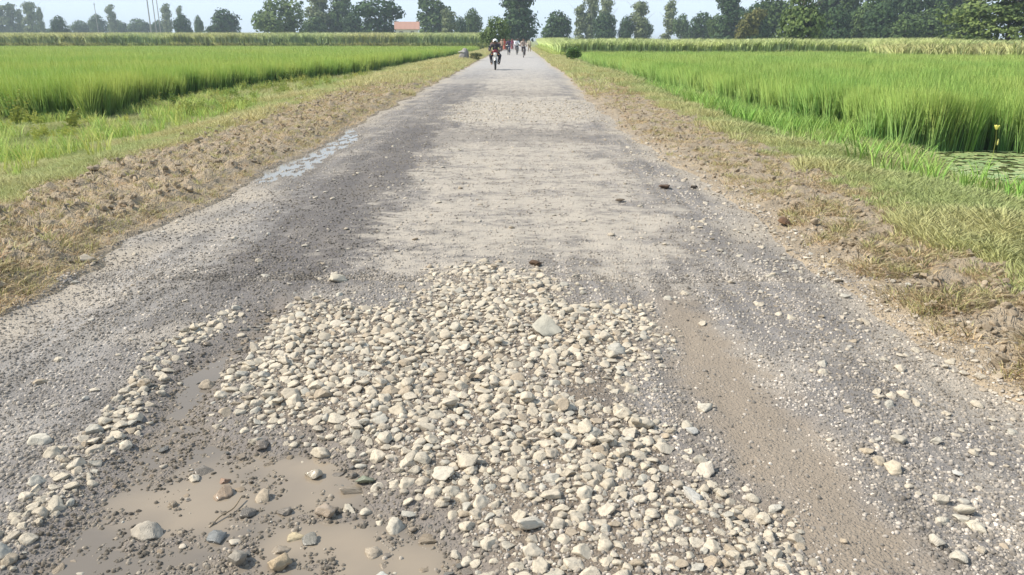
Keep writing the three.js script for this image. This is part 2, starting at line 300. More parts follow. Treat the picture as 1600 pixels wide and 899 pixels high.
const PALE = [[0.59, 0.52, 0.41], [0.55, 0.485, 0.38], [0.62, 0.55, 0.44], [0.52, 0.47, 0.38], [0.57, 0.505, 0.40], [0.49, 0.43, 0.34], [0.50, 0.47, 0.40], [0.60, 0.53, 0.42], [0.45, 0.375, 0.28]].map((c) => stoneMat(c));
const WETST = [[0.30, 0.24, 0.17], [0.22, 0.19, 0.155], [0.34, 0.28, 0.21], [0.17, 0.165, 0.15]].map((c) => stoneMat(c, 0.35));
// scattering that keeps stones apart
class Scatter {
  constructor(cell = 0.1) { this.cell = cell; this.m = new Map(); }
  near(x, d, r, f) { const n = Math.ceil((r + 0.08) / this.cell), i0 = Math.floor(x / this.cell), j0 = Math.floor(d / this.cell); for (let i = -n; i <= n; i++) for (let j = -n; j <= n; j++) { const l = this.m.get((i0 + i) * 100003 + j0 + j); if (l) for (const q of l) if (Math.hypot(q[0] - x, q[1] - d) < (q[2] + r) * f) return true; } return false; }
  add(x, d, r) { const k = Math.floor(x / this.cell) * 100003 + Math.floor(d / this.cell); if (!this.m.has(k)) this.m.set(k, []); this.m.get(k).push([x, d, r]); }
}
const taken = new Scatter();
const surfH = (x, d) => (x < ROAD_L + 0.6 || x > ROAD_R - 0.6 ? Math.max(roadH(x, d), terrH(x, d)) : roadH(x, d));
function putStone(m, x, d, r, rnd, sink = 0.45, lift = 0) { m.position.set(x, surfH(x, d) + r * (0.62 - sink) + lift, -d); m.rotation.set((rnd() - 0.5) * 0.7, rnd() * 6.283, (rnd() - 0.5) * 0.7); m.scale.setScalar(r); }

// single stones that stand out, each a thing of its own: [px, py, width in px, tone, label]
const SINGLE = [
  [1100, 637, 27, [0.80, 0.73, 0.60], 'bright pale stone standing alone beside the brown wheel track'],
  [1395, 733, 28, [0.72, 0.62, 0.47], 'cream pointed stone on the right rim of the brown wheel track'],
  [1376, 723, 20, [0.62, 0.53, 0.40], 'smaller tan stone touching the cream pointed stone by the wheel track'],
  [1353, 707, 18, [0.62, 0.52, 0.38], 'small tan stone just behind the pair by the brown wheel track'],
  [1405, 691, 24, [0.66, 0.60, 0.49], 'flat pale stone half sunk in grey gravel, right of the wheel track'],
  [1462, 692, 18, [0.72, 0.66, 0.55], 'small rounded pale stone on grey gravel, rightmost of a row of three'],
  [1496, 740, 18, [0.80, 0.77, 0.70], 'small white stone alone on the dark right gravel'],
  [1471, 783, 26, [0.74, 0.67, 0.55], 'rounded cream stone above a loose cluster at the right'],
  [1506, 796, 28, [0.76, 0.69, 0.56], 'oblong cream stone topping the loose cluster at the right'],
  [1504, 810, 24, [0.74, 0.68, 0.56], 'flat slanted cream stone in the middle of the loose right cluster'],
  [1470, 813, 24, [0.72, 0.66, 0.54], 'cream stone at the left end of the loose right cluster'],
  [1528, 823, 29, [0.78, 0.70, 0.56], 'smooth oval cream stone, front right of the loose right cluster'],
  [1463, 845, 30, [0.66, 0.60, 0.50], 'long flat grey cream stone below the loose right cluster'],
  [1502, 872, 24, [0.66, 0.61, 0.51], 'blocky pale stone near the lower right corner'],
  [1210, 797, 25, [0.68, 0.64, 0.55], 'round grey stone at the left rim of the brown wheel track'],
  [1104, 738, 30, [0.72, 0.64, 0.53], 'pale stone with sharp shadow, right of the stone heap'],
  [1083, 778, 31, [0.62, 0.60, 0.55], 'grey wedge shaped stone at the right side of the heap'],
  [1080, 675, 20, [0.64, 0.62, 0.57], 'small grey upright stone on gravel below the bright pale stone'],
  [302, 737, 18, [0.76, 0.68, 0.55], 'small white blocky stone standing in the muddy puddle'],
  [346, 763, 36, [0.36, 0.27, 0.19], 'brown wet stone in the middle of the muddy puddle', 1],
  [350, 741, 20, [0.36, 0.24, 0.17], 'small reddish wet stone just behind the brown puddle stone', 1],
  [408, 693, 26, [0.24, 0.20, 0.16], 'dark wet stone at the far rim of the open brown pool', 1],
  [229, 826, 38, [0.56, 0.50, 0.41], 'grey pointed stone at the near left of the puddle'],
  [338, 830, 30, [0.20, 0.205, 0.20], 'bluish dark stone with pale foot in the puddle', 1],
  [388, 792, 28, [0.17, 0.15, 0.125], 'dark angular wet stone on the gravel between two pools', 1],
  [489, 733, 30, [0.46, 0.40, 0.31], 'tan wet stone in the open brown pool', 1],
  [571, 744, 32, [0.22, 0.24, 0.17], 'greenish dark stone at the right rim of the brown pool', 1],
  [510, 793, 38, [0.40, 0.32, 0.24], 'wide brown stone at the near rim of the brown pool', 1],
  [460, 826, 22, [0.66, 0.55, 0.36], 'small yellow stone in shallow mud below the brown pool'],
  [483, 834, 28, [0.25, 0.235, 0.20], 'dark grey stone right of the small yellow stone', 1],
  [620, 813, 36, [0.68, 0.62, 0.51], 'pale knobbly stone rising from the mud left of the heap'],
  [584, 848, 34, [0.52, 0.44, 0.34], 'tan flat stone in front of the pale knobbly stone'],
  [432, 873, 42, [0.56, 0.44, 0.29], 'orange tan lumpy stone at the bottom of the puddle'],
  [371, 868, 34, [0.40, 0.36, 0.30], 'grey stone on the gravel spit left of the orange tan stone'],
  [594, 888, 24, [0.66, 0.66, 0.60], 'whitish upright stone in water at the bottom edge'],
  [694, 747, 36, [0.70, 0.64, 0.53], 'big pale pyramid shaped stone at the left front of the heap'],
  [828, 829, 40, [0.72, 0.66, 0.55], 'big pale flat stone on mud at the front of the heap'],
  [856, 524, 46, [0.56, 0.53, 0.44], 'long grey slab stone lying on top of the stone heap'],
  [965, 551, 24, [0.54, 0.52, 0.46], 'grey dome shaped stone at the right rim of the heap'],
  [64, 690, 33, [0.74, 0.69, 0.58], 'large pale stone alone left of the stone row'],
  [136, 410, 28, [0.50, 0.44, 0.35], 'pale lump at the left road edge below the clods'],
  [525, 441, 26, [0.66, 0.60, 0.48], 'pale stone on dark gravel behind the stone heap'],
];
const rs = rngOf(77);
SINGLE.forEach(([px, py, w, c, label, wet], i) => {
  const [x, d] = spot(px, py), depth = d * Math.cos(PITCH) + EYE * Math.sin(PITCH), r = w / FPX * depth / 2 / (wet ? 1.18 : 1.08);
  const m = obj('stone', rocks[i % rocks.length], stoneMat(c.map((v) => v * (wet ? 1.0 : 0.82)), wet ? 0.3 : 0.85)); tag(m, label, 'stone');
  putStone(m, x, d, r, rs, 0.30); if (wet) m.position.y = Math.max(m.position.y, WATER + r * 0.2); m.scale.set(r, r * (wet ? 0.95 : 0.95), r); taken.add(x, d, r * 1.0);
});
// brown clods and dung on the road
[[838, 413, 22, 'dark brown clod on the road behind the stone heap'], [1038, 294, 20, 'dark lump of dung on the right half of the road'], [1085, 293, 12, 'small black lump right of the dung lump'], [1226, 353, 26, 'flat dark brown soil lump at the right road edge'], [968, 316, 14, 'flat dark scrap near the middle of the road']].forEach(([px, py, w, label], i) => {
  const [x, d] = spot(px, py), depth = d * Math.cos(PITCH) + 0.5, r = w / FPX * depth / 2;
  const m = obj('soil_clod', rocks[(i * 3 + 1) % rocks.length], stoneMat([[0.10, 0.062, 0.035], [0.11, 0.07, 0.045], [0.05, 0.04, 0.03], [0.15, 0.085, 0.045], [0.13, 0.10, 0.07]][i], 0.95)); tag(m, label, 'clod');
  putStone(m, x, d, r, rs, 0.35); m.position.y = Math.max(roadH(x, d), x > roadEdge(d, 1) ? terrH(x, d) : -9) + r * (i > 1 ? 0.45 : 0.3); m.scale.set(r, r * (i === 4 ? 0.35 : 0.55), r * 0.8); m.rotation.x = m.rotation.z = 0;
});

// heaps and rows: the largest stones are parts, the rest joined
function stoneBed(name, label, category, region, box, rnd, opts) {
  const g = thing(name, label, category), list = [];
  for (const [tries, lo, hi, f] of opts.passes) for (let k = 0; k < tries; k++) {
    const x = lerp(box[0], box[1], rnd()), d = lerp(box[2], box[3], rnd()), q = region(x, d); if (q <= 0 || rnd() > q) continue;
    const r = 0.95 * (lo + (hi - lo) * Math.pow(rnd(), 1.4)) * (d > 3.6 ? 0.94 : x > 0.35 && d < 2.8 ? 0.85 : 1);
    if (taken.near(x, d, r, f)) continue; taken.add(x, d, r); list.push([x, d, r, 0]);
  }
  for (let k = 0; k < (opts.top ?? 0); k++) { const b = list[Math.floor(rnd() * list.length)], r = b[2] * (0.7 + 0.4 * rnd()), x = b[0] + b[2] * (rnd() - 0.5) * 1.6, d = b[1] + b[2] * (rnd() - 0.5) * 1.6; if (region(x, d) > 0.55) list.push([x, d, r, b[2] * 0.75]); }
  list.sort((a, b) => b[2] / b[1] - a[2] / a[1]);
  const many = []; const C = new THREE.Color();
  list.forEach(([x, d, r, lift], i) => {
    const h = roadH(x, d), wet = h < -0.024 && rnd() < 0.6;
    const sink = 0.46 + 0.17 * rnd();
    if (i < opts.parts) { const m = obj('stone', rocks[Math.floor(rnd() * rocks.length)], wet ? WETST[Math.floor(rnd() * 4)] : PALE[Math.floor(Math.pow(rnd(), 1.5) * PALE.length)], g); putStone(m, x, d, r, rnd, sink, lift); }
    else {
      const q = rocksLow[Math.floor(rnd() * rocksLow.length)].clone(), m = new THREE.Object3D(); putStone(m, x, d, r, rnd, sink, lift); m.updateMatrix(); q.applyMatrix4(m.matrix);
      C.copy((wet ? WETST[Math.floor(rnd() * 4)] : PALE[Math.floor(Math.pow(rnd(), 1.5) * PALE.length)]).color).multiplyScalar(0.9 + 0.2 * rnd());
      const n = q.attributes.position.count, a = new Float32Array(n * 3); for (let k = 0; k < n; k++) { a[k * 3] = C.r; a[k * 3 + 1] = C.g; a[k * 3 + 2] = C.b; } q.setAttribute('color', new THREE.BufferAttribute(a, 3)); many.push(q);
    }
  });
  if (many.length) { const m = obj('small_stones', mergeGeometries(many), new THREE.MeshStandardMaterial({ vertexColors: true, roughness: 0.88, map: rockTone, bumpMap: rockBump, bumpScale: 0.001 }), g); m.userData.kind = 'stuff'; }
  console.log(name, list.length);
}
const pb = patchPoly.reduce((b, [x, d]) => [Math.min(b[0], x), Math.max(b[1], x), Math.min(b[2], d), Math.max(b[3], d)], [9, -9, 99, -9]);
const gapA = spot(800, 600), gapB = spot(840, 640);
stoneBed('stone_heap', 'spread of pale broken stones filling the pothole in mid road', 'stone heap', (x, d) => {
  const s = sdist(patchPoly, x, d) + 0.08 * N2(x * 2.4, d * 2.4) + 0.07 * N2b(x * 7, d * 7);
  let q = (1 - sst(-0.12, 0.16, s)) * (1 - 0.8 * sst(0.35, 0.7, N2c(x * 2.6 + 3, d * 2.6))); if (q < 0.12 && s < 0.25) q = 0.12 * (1 - sst(0.05, 0.25, s));
  q *= 1 - 0.85 * (1 - sst(0.05, 0.28, Math.hypot((x - gapA[0] - 0.35) * 0.7, (d - gapA[1] + 0.05) * 1.2)));  // the bare hollow
  q *= 1 - 0.45 * (1 - sst(2.35, 2.75, d)) ;
  return q;
}, [pb[0] - 0.2, pb[1] + 0.2, pb[2], pb[3] + 0.2], rngOf(501), { passes: [[1500, 0.029, 0.039, 0.88], [9000, 0.020, 0.029, 0.87], [18000, 0.012, 0.021, 0.88], [22000, 0.005, 0.011, 0.95]], parts: 300, top: 380 });
const rowLine = poly([[360, 492], [300, 528], [245, 560], [240, 600], [195, 625], [205, 655], [150, 690], [120, 725], [85, 765], [45, 800], [10, 850], [-40, 900]]);
stoneBed('stone_row', 'line of pale stones pushed up along the left rim of the puddle', 'stone row', (x, d) => {
  let m = 9; for (let i = 1; i < rowLine.length; i++) { const [ax, ay] = rowLine[i - 1], [bx, by] = rowLine[i], ux = bx - ax, uy = by - ay, t = clamp(((x - ax) * ux + (d - ay) * uy) / (ux * ux + uy * uy), 0, 1); m = Math.min(m, Math.hypot(x - ax - ux * t, d - ay - uy * t)); }
  return 1 - sst(0.05, 0.14 + 0.05 * N2(x * 3, d * 3), m);
}, [-2.2, -1.2, 1.8, 4.8], rngOf(601), { passes: [[700, 0.026, 0.042, 0.9], [1500, 0.016, 0.026, 0.9], [2500, 0.007, 0.014, 0.9]], parts: 110, top: 26 });
// loose stones on the open road: pieces of the road
{
  const rnd = rngOf(701), many = []; let parts = 0;
  const zone = (x, d) => { if (x < roadEdge(d, -1) - 0.1 || x > roadEdge(d, 1) + 0.3) return 0; if (sdist(patchPoly, x, d) < 0.02) return 0; const w = wetness(x, d); let q = 0.26 + 1.0 * sst(1.35, 1.8, x) + 1.5 * (1 - sst(0.0, 0.35, Math.abs(roadEdge(d, 1) - x))) * sst(3.2, 4, d); q *= 1 - 0.92 * brownTrack(x, d); q *= 1 - 0.75 * roadParts(x, d).beige; if (w > 0.3) q = 0.7; if (x < -1.6 && w < 0.3) q *= 0.6; return q * (0.3 + 0.7 * sst(-0.3, 0.5, N2(x * 1.6, d * 1.6))); };
  for (let k = 0; k < 14500; k++) {
    const band = k >= 12000, pool = !band && k > 8200, d = band ? 15.8 + 6.4 * rnd() : pool ? 1.7 + 2.6 * rnd() : 1.6 + 12 * Math.pow(rnd(), 1.7), x = band ? lerp(-2.1, 1.9, rnd()) : pool ? lerp(-1.9, 0.3, rnd()) : lerp(-3.3, 3.0, rnd()); if (pool && (rnd() < 0.3 || wetness(x, d) < 0.5 || roadH(x, d) < WATER - 0.014)) continue; if (rnd() > (band ? 0.75 * roadParts(x, d).pale : zone(x, d) * 0.75)) continue;
    const big = rnd() < (pool ? 0.06 : 0.22), r = pool && !big ? 0.004 + 0.008 * rnd() * rnd() : big ? 0.018 + 0.012 * rnd() : 0.008 + 0.010 * rnd(); if (taken.near(x, d, r, 1.05)) continue; taken.add(x, d, r);
    const wet = wetness(x, d) > 0.5 && rnd() < 0.75;
    if (big && parts < 280 && d < 7.5) { parts++; const m = obj('stone', rocks[Math.floor(rnd() * rocks.length)], wet ? WETST[Math.floor(rnd() * 4)] : PALE[Math.floor(rnd() * PALE.length)], road); putStone(m, x, d, r, rnd, 0.42); m.scale.y *= 0.8; }
    else { const q = rocksLow[Math.floor(rnd() * rocksLow.length)].clone(), m = new THREE.Object3D(); putStone(m, x, d, r, rnd, 0.42); m.updateMatrix(); q.applyMatrix4(m.matrix); const c = (wet ? WETST[Math.floor(rnd() * 4)] : PALE[Math.floor(rnd() * PALE.length)]).color, n = q.attributes.position.count, a = new Float32Array(n * 3); for (let i = 0; i < n; i++) { a[i * 3] = c.r * 0.95; a[i * 3 + 1] = c.g * 0.95; a[i * 3 + 2] = c.b * 0.97; } q.setAttribute('color', new THREE.BufferAttribute(a, 3)); many.push(q); }
  }
  const m = obj('pebbles', mergeGeometries(many), new THREE.MeshStandardMaterial({ vertexColors: true, roughness: 0.88, map: rockTone }), road); m.userData.kind = 'stuff';
  console.log('loose', parts, many.length);
}
// stone chips bedded in the road
{
  const rnd = rngOf(801), list = [], chip = rock(991, 1, 0.75);
  const tryChip = (x, d, k) => {
    if (x < roadEdge(d, -1) - 0.3 * rnd() || x > roadEdge(d, 1) + 0.42 * rnd()) return;
    const p = roadParts(x, d), w = wetness(x, d), h = surfH(x, d); let q = 1 - 0.78 * p.beige - 0.2 * p.edge; q *= 1 - 0.88 * brownTrack(x, d); q *= 0.45 + 0.75 * (0.5 + 0.5 * N2(x * 2.6, d * 2.6));
    if (h < WATER - 0.006 || w > 0.5 && rnd() < 0.35) return; const sub = h < WATER ? WATER - h : 0; if (d < 7 && sdist(patchPoly, x, d) < 0.04) q = 0.55;
    if (rnd() > q * (d > 6 ? 1 - sst(8, 30, d) : 1)) return;
    const s = (0.003 + 0.0075 * Math.pow(rnd(), 3)) * k, t = rnd(), warm = 0.5 + 0.5 * N2(x * 0.8, d * 0.8);
    let v = t < 0.45 ? 0.15 + 0.1 * rnd() : t < 0.86 ? 0.26 + 0.12 * rnd() : 0.40 + 0.16 * rnd(); v *= 1 + 0.3 * N2(x * 4.5, d * 0.3) * (d < 14 ? 1 : 0); v = lerp(v, 0.36 + 0.08 * rnd(), 0.75 * Math.max(p.beige, sst(7, 12, d) * 0.5)); v *= 1 - 0.45 * p.dark; if (w > 0.3) v *= 1 - 0.38 * w;
    const ww = 0.6 * warm + 0.6 * w; const c = [v * (1.05 + 0.05 * ww), v * (0.945 - 0.005 * ww), v * (0.825 - 0.09 * ww)];
    list.push({ p: [x, h - s * 0.05 + sub * 0.5, -d], s: [s * (0.8 + 0.5 * rnd()), s * 0.7, s], r: [rnd() * 0.8, rnd() * 6.28, rnd() * 0.8], c });
  };
  for (let k = 0; k < 150000; k++) { const d = 1.75 + 3.6 * Math.pow(rnd(), 1.25), hw = 0.78 * d + 0.6; tryChip(clamp(lerp(-hw, hw, rnd()), -3.5, 3.2), d, 1); }
  for (let k = 0; k < 120000; k++) { const d = 5.2 + 24 * Math.pow(rnd(), 1.9); tryChip(lerp(-3.4, 2.6, rnd()), d, 1.1 + 0.04 * (d - 5)); }
  stuff('stone_chips', chip, new THREE.MeshPhysicalMaterial({ color: 0xffffff, roughness: 0.95, specularIntensity: 0.4, flatShading: true }), list, road);
  console.log('chips', list.length);
}

// ---------------------------------------------------------------- soil clods and grass on the verges
{
  const rnd = rngOf(901), list = [];
  for (let k = 0; k < 60000; k++) {
    const d = 2.6 + 40 * Math.pow(rnd(), 2), left = rnd() < 0.62, x = left ? lerp(-7.5, -3.0, rnd()) : lerp(1.9, 4.8, rnd()), c = clodZone(x, d);
    if (rnd() > c * (left ? 1.15 : 2.6) * sst(-0.5, 0.3, N2c(x * 1.5, d * 1.5)) && !(!left && x < roadEdge(d, 1) + 0.4 && x > roadEdge(d, 1) && rnd() < 0.12)) continue;
    const s = (left ? 0.008 : 0.008) + (left ? 0.034 : 0.028) * Math.pow(rnd(), 3), v = 0.85 + 0.4 * rnd();
    list.push({ p: [x, terrH(x, d) + s * 0.2, -d], s: [s, s * 0.75, s], r: [rnd() * 3, rnd() * 6, rnd() * 3], c: [0.34 * v, 0.27 * v, 0.187 * v] });
  }
  stuff('soil_clods', rock(444, 2, 0.8), new THREE.MeshStandardMaterial({ color: 0xffffff, roughness: 0.98, bumpMap: rockBump, bumpScale: 0.004 }), list, null, 'crumbly brown soil clods turned up along both road edges', 'soil');
  console.log('clods', list.length);
}
function blades(seed, n, h, spread, lean, w, segs, baseC, tipC) {   // a tuft
  const r = rngOf(seed), P = [], N = [], C = [], I = [];
  for (let b = 0; b < n; b++) {
    const a = r() * 6.283, px = Math.cos(a) * spread * Math.sqrt(r()), pz = Math.sin(a) * spread * Math.sqrt(r()), la = a + (r() - 0.5) * 1.5, H = h * (0.65 + 0.35 * r()), L = lean * H * (0.3 + r()), fa = r() * 6.283, k = 0.8 + 0.4 * r();
    const base = P.length / 3;
    for (let s = 0; s <= segs; s++) {
      const t = s / segs, W = w * (1 - t * t * 0.94) * 0.5, y = H * (t - 0.22 * lean * t * t * t), x = px + Math.cos(la) * L * t * t, z = pz + Math.sin(la) * L * t * t;
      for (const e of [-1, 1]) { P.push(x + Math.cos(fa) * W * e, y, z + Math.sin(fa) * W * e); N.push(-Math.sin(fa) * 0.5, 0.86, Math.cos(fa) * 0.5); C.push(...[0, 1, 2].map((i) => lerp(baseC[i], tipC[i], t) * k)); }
      if (s) { const i = base + s * 2; I.push(i - 2, i - 1, i + 1, i - 2, i + 1, i); }
    }
  }
  const g = new THREE.BufferGeometry(); g.setAttribute('position', new THREE.Float32BufferAttribute(P, 3)); g.setAttribute('normal', new THREE.Float32BufferAttribute(N, 3)); g.setAttribute('color', new THREE.Float32BufferAttribute(C, 3)); g.setIndex(I); return g;
}
const grassMat = leafMat([1, 1, 1], 0.42, { vertexColors: true });
{
  const rnd = rngOf(1001), green = [], dry = [], tall = [];
  const one = (x, d, tuftScale) => {
    const L = roadEdge(d, -1), R = roadEdge(d, 1), left = x < 0, u = left ? L - x : x - R; if (u < 0.02) return;
    if (left ? x < edgeL(d) + 0.1 || x < -11 && d > 20.9 && d < 22 : x > Math.min(14, edgeR(Math.max(d, 16.3))) - 0.1) return;
    if (sdist(pondPoly, x, d) < 0.1) return;
    const n = fbm(x * 1.2, d * 1.2, 3), n2 = N2c(x * 0.35, d * 0.35);
    const bare = left ? 1 - sst(1.7, 3.0, u + 0.9 * n - 0.4 * sst(10, 25, d)) : 1 - sst(lerp(0.95, 1.4, sst(6, 12, d)), lerp(1.75, 2.7, sst(6, 12, d)), u + 0.6 * n);
    const far = sst(22, 45, d), h = terrH(x, d), q = rnd();
    if (q < bare * (1 - far * 0.6)) {   // dry straw on the turned soil
      const p = left ? 0.08 + 0.30 * sst(8, 20, d) + 0.10 * sst(0, 0.5, N2(x * 2, d * 2)) : 0.6 * sst(0.02, 0.35, u) * sst(-0.2, 0.45, N2(x * 1.7, d * 1.7));
      if (rnd() > p) return; const s = (0.03 + 0.055 * rnd()) * tuftScale, g = rnd() < (left ? 0.2 : 0.22 + 0.3 * sst(1.2, 2.2, u)) ? 1 : 0;
      (g ? green : dry).push({ p: [x, h - 0.005, -d], s: [s * 1.4, s, s * 1.4], r: [0, rnd() * 6.28, 0], c: g ? [0.52, 0.50, 0.22] : [0.62 + 0.14 * rnd(), 0.51 + 0.10 * rnd(), 0.34] }); return;
    }
    const lush = left ? sst(2.8, 5.5, u + n) : sst(1.6, 3.2, u + n), s = (0.06 + 0.09 * rnd() + (left ? 0.02 : 0.05) * lush) * tuftScale * (0.8 + 0.5 * sst(-0.2, 0.6, n2)), y = clamp((left ? 0.5 : 0.32) + 0.55 * n2 - 0.35 * lush + 0.25 * (rnd() - 0.5), 0, 1);
    green.push({ p: [x, h - 0.01, -d], s: [s * 1.25, s, s * 1.25], r: [0, rnd() * 6.28, 0], c: [lerp(0.50, 0.72, y), lerp(0.57, 0.64, y), lerp(0.23, 0.33, y)] });
    if (left && rnd() < 0.07 * sst(-3.2, -0.6, edgeL(d) - x + 0.8 * n) * sst(12, 16, d) * (1 - sst(45, 60, d)) || left && rnd() < 0.07 * lush * sst(0.05, 0.5, N2(x * 0.55, d * 0.55)) || (!left && d > 9 && d < 40 && u > 2.6 && rnd() < 0.09 * lush * (d < 17 ? 0.12 : 1))) { const t = left ? 0.2 + 0.3 * rnd() : 0.25 + 0.35 * rnd(), yy = rnd(); tall.push({ p: [x, h, -d], s: [t * 0.9, t, t * 0.9], r: [0, rnd() * 6.28, 0], c: left ? [lerp(0.36, 0.62, yy), lerp(0.55, 0.62, yy), lerp(0.13, 0.2, yy)] : [lerp(0.26, 0.44, yy), lerp(0.48, 0.56, yy), lerp(0.10, 0.15, yy)] }); }
  };
  for (let k = 0; k < 210000; k++) { const d = 3 + 22 * Math.pow(rnd(), 1.6), left = rnd() < 0.58; one(left ? lerp(Math.max(-17, -0.72 * d - 1.5), -3.2, rnd()) : lerp(1.9, Math.min(13, 0.74 * d + 1), rnd()), d, 1); }
  for (let k = 0; k < 60000; k++) { const d = 24 + 130 * Math.pow(rnd(), 1.7), left = rnd() < 0.6; one(left ? lerp(-13, -3.0, rnd()) : lerp(2.2, 8, rnd()), d, 1.5 + d * 0.008); }
  for (let k = 0; k < 9000; k++) { const d = 1 + 25 * rnd(), left = rnd() < 0.5; one(left ? lerp(-20, -8, rnd()) : lerp(5, 16, rnd()), d, 1.2); }
  const W = [0.85, 0.85, 0.8], T = [1, 1, 1];
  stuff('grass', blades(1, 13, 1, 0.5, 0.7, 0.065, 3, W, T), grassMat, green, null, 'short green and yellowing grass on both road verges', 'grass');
  stuff('dry_grass', blades(2, 12, 1, 0.8, 1.5, 0.06, 3, W, T), grassMat, dry, null, 'straw coloured dead grass lying on the turned soil', 'dry grass');
  stuff('tall_grass', blades(3, 12, 1, 0.25, 0.5, 0.04, 4, [0.8, 0.9, 0.7], T), grassMat, tall, null, 'taller dark green grass tufts near the rice and pond', 'tall grass');
  console.log('grass', green.length, dry.length, tall.length);
}

// ---------------------------------------------------------------- rice
{
  const rnd = rngOf(1101), left = [], right = [];
  const tint = (x, d) => { const n = N2(x * 0.06, d * 0.06) * 0.6 + N2c(x * 0.35, d * 0.35) * 0.5, y = clamp(0.45 + 0.5 * n + 0.7 * (rnd() - 0.5), 0, 1); return [lerp(0.22, 0.38, y), lerp(0.44, 0.53, y), lerp(0.06, 0.09, y)]; };
  const put = (list, x, d, w) => { const h = (1.06 + 0.38 * rnd() + 0.13 * N2(x * 0.5, d * 0.5) + 0.08 * N2(x * 1.9, d * 1.9)), base = -0.62; list.push({ p: [x, base, -d], s: [w, h, w], r: [(rnd() - 0.5) * 0.24, rnd() * 6.28, (rnd() - 0.5) * 0.24], c: tint(x, d).map((v, i) => v * (list === right ? [0.95, 0.93, 1.5] : [1.03, 0.97, 1.35])[i]) }); };
  const grow = (list, n, d0, d1, pw, xa, xb, ok, w0) => { for (let k = 0; k < n; k++) { const d = d0 + (d1 - d0) * Math.pow(rnd(), pw), x = lerp(xa(d), xb(d), rnd()); if (ok(x, d)) put(list, x, d, w0 * (1 + d * 0.006)); } };
  const okL = (x, d) => x < edgeL(d) + 0.6 * N2(x * 0.5, d * 0.4) + 0.3 * N2(x * 1.7, d * 1.7) - 0.1 && d < 147, okR = (x, d) => x > edgeR(d) + 0.45 * N2(x * 0.5, d * 0.4) + 0.25 * N2(x * 1.7, d * 1.7) + 0.2 && d < 79 && sdist(pondPoly, x, d) > 0.2;
  const xl = (d) => -0.72 * d - 6;
  grow(left, 26000, 14, 50, 1.2, xl, () => -8.5, okL, 1); grow(left, 60000, 48, 148, 1.1, xl, () => -6.5, okL, 1.1);
  for (let k = 0; k < 9000; k++) { const d = 21.5 + 124 * rnd() * rnd(), e = edgeL(d); put(left, Math.max(e, -14) - 1.6 * rnd() * rnd() + 0.5 * N2(d * 0.4, 3) + 0.3 * N2(d * 1.5, 7), d, 0.8 + d * 0.005); }   // the dense front rows
  for (let k = 0; k < 1600; k++) { const x = -11.4 - 13 * Math.pow(rnd(), 1.5); put(left, x, 21.1 + 2.2 * rnd() * rnd() + 0.35 * N2(x * 1.1, 4) + 0.2 * N2(x * 3.3, 6), 0.95); };
  const xr = (d) => 0.74 * d + 6;
  grow(right, 30000, 9, 40, 1.1, () => 5.8, xr, okR, 1); grow(right, 45000, 38, 80, 1.1, () => 5.2, xr, okR, 1.1);
  for (let k = 0; k < 6000; k++) { const d = 16.3 + 62 * rnd() * rnd(), e = edgeR(d); put(right, e + 1.2 * rnd() * rnd() + 0.35 + 0.4 * N2(d * 0.4, 23) + 0.25 * N2(d * 1.5, 27), d, 0.8 + d * 0.005); }
  for (let k = 0; k < 900; k++) { const x = 8.1 + 5 * rnd(); put(right, x, 16.5 + 1.2 * rnd() * rnd() + 0.4 * N2(x * 1.1, 5) + 0.25 * N2(x * 3.1, 9), 0.85); };
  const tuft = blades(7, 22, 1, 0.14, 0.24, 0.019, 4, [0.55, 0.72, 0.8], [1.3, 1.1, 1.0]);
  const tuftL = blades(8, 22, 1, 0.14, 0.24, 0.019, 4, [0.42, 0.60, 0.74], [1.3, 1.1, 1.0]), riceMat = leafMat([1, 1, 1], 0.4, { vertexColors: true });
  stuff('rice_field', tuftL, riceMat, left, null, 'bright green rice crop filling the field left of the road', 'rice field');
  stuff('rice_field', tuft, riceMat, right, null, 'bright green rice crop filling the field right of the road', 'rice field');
  console.log('rice', left.length, right.length);
}
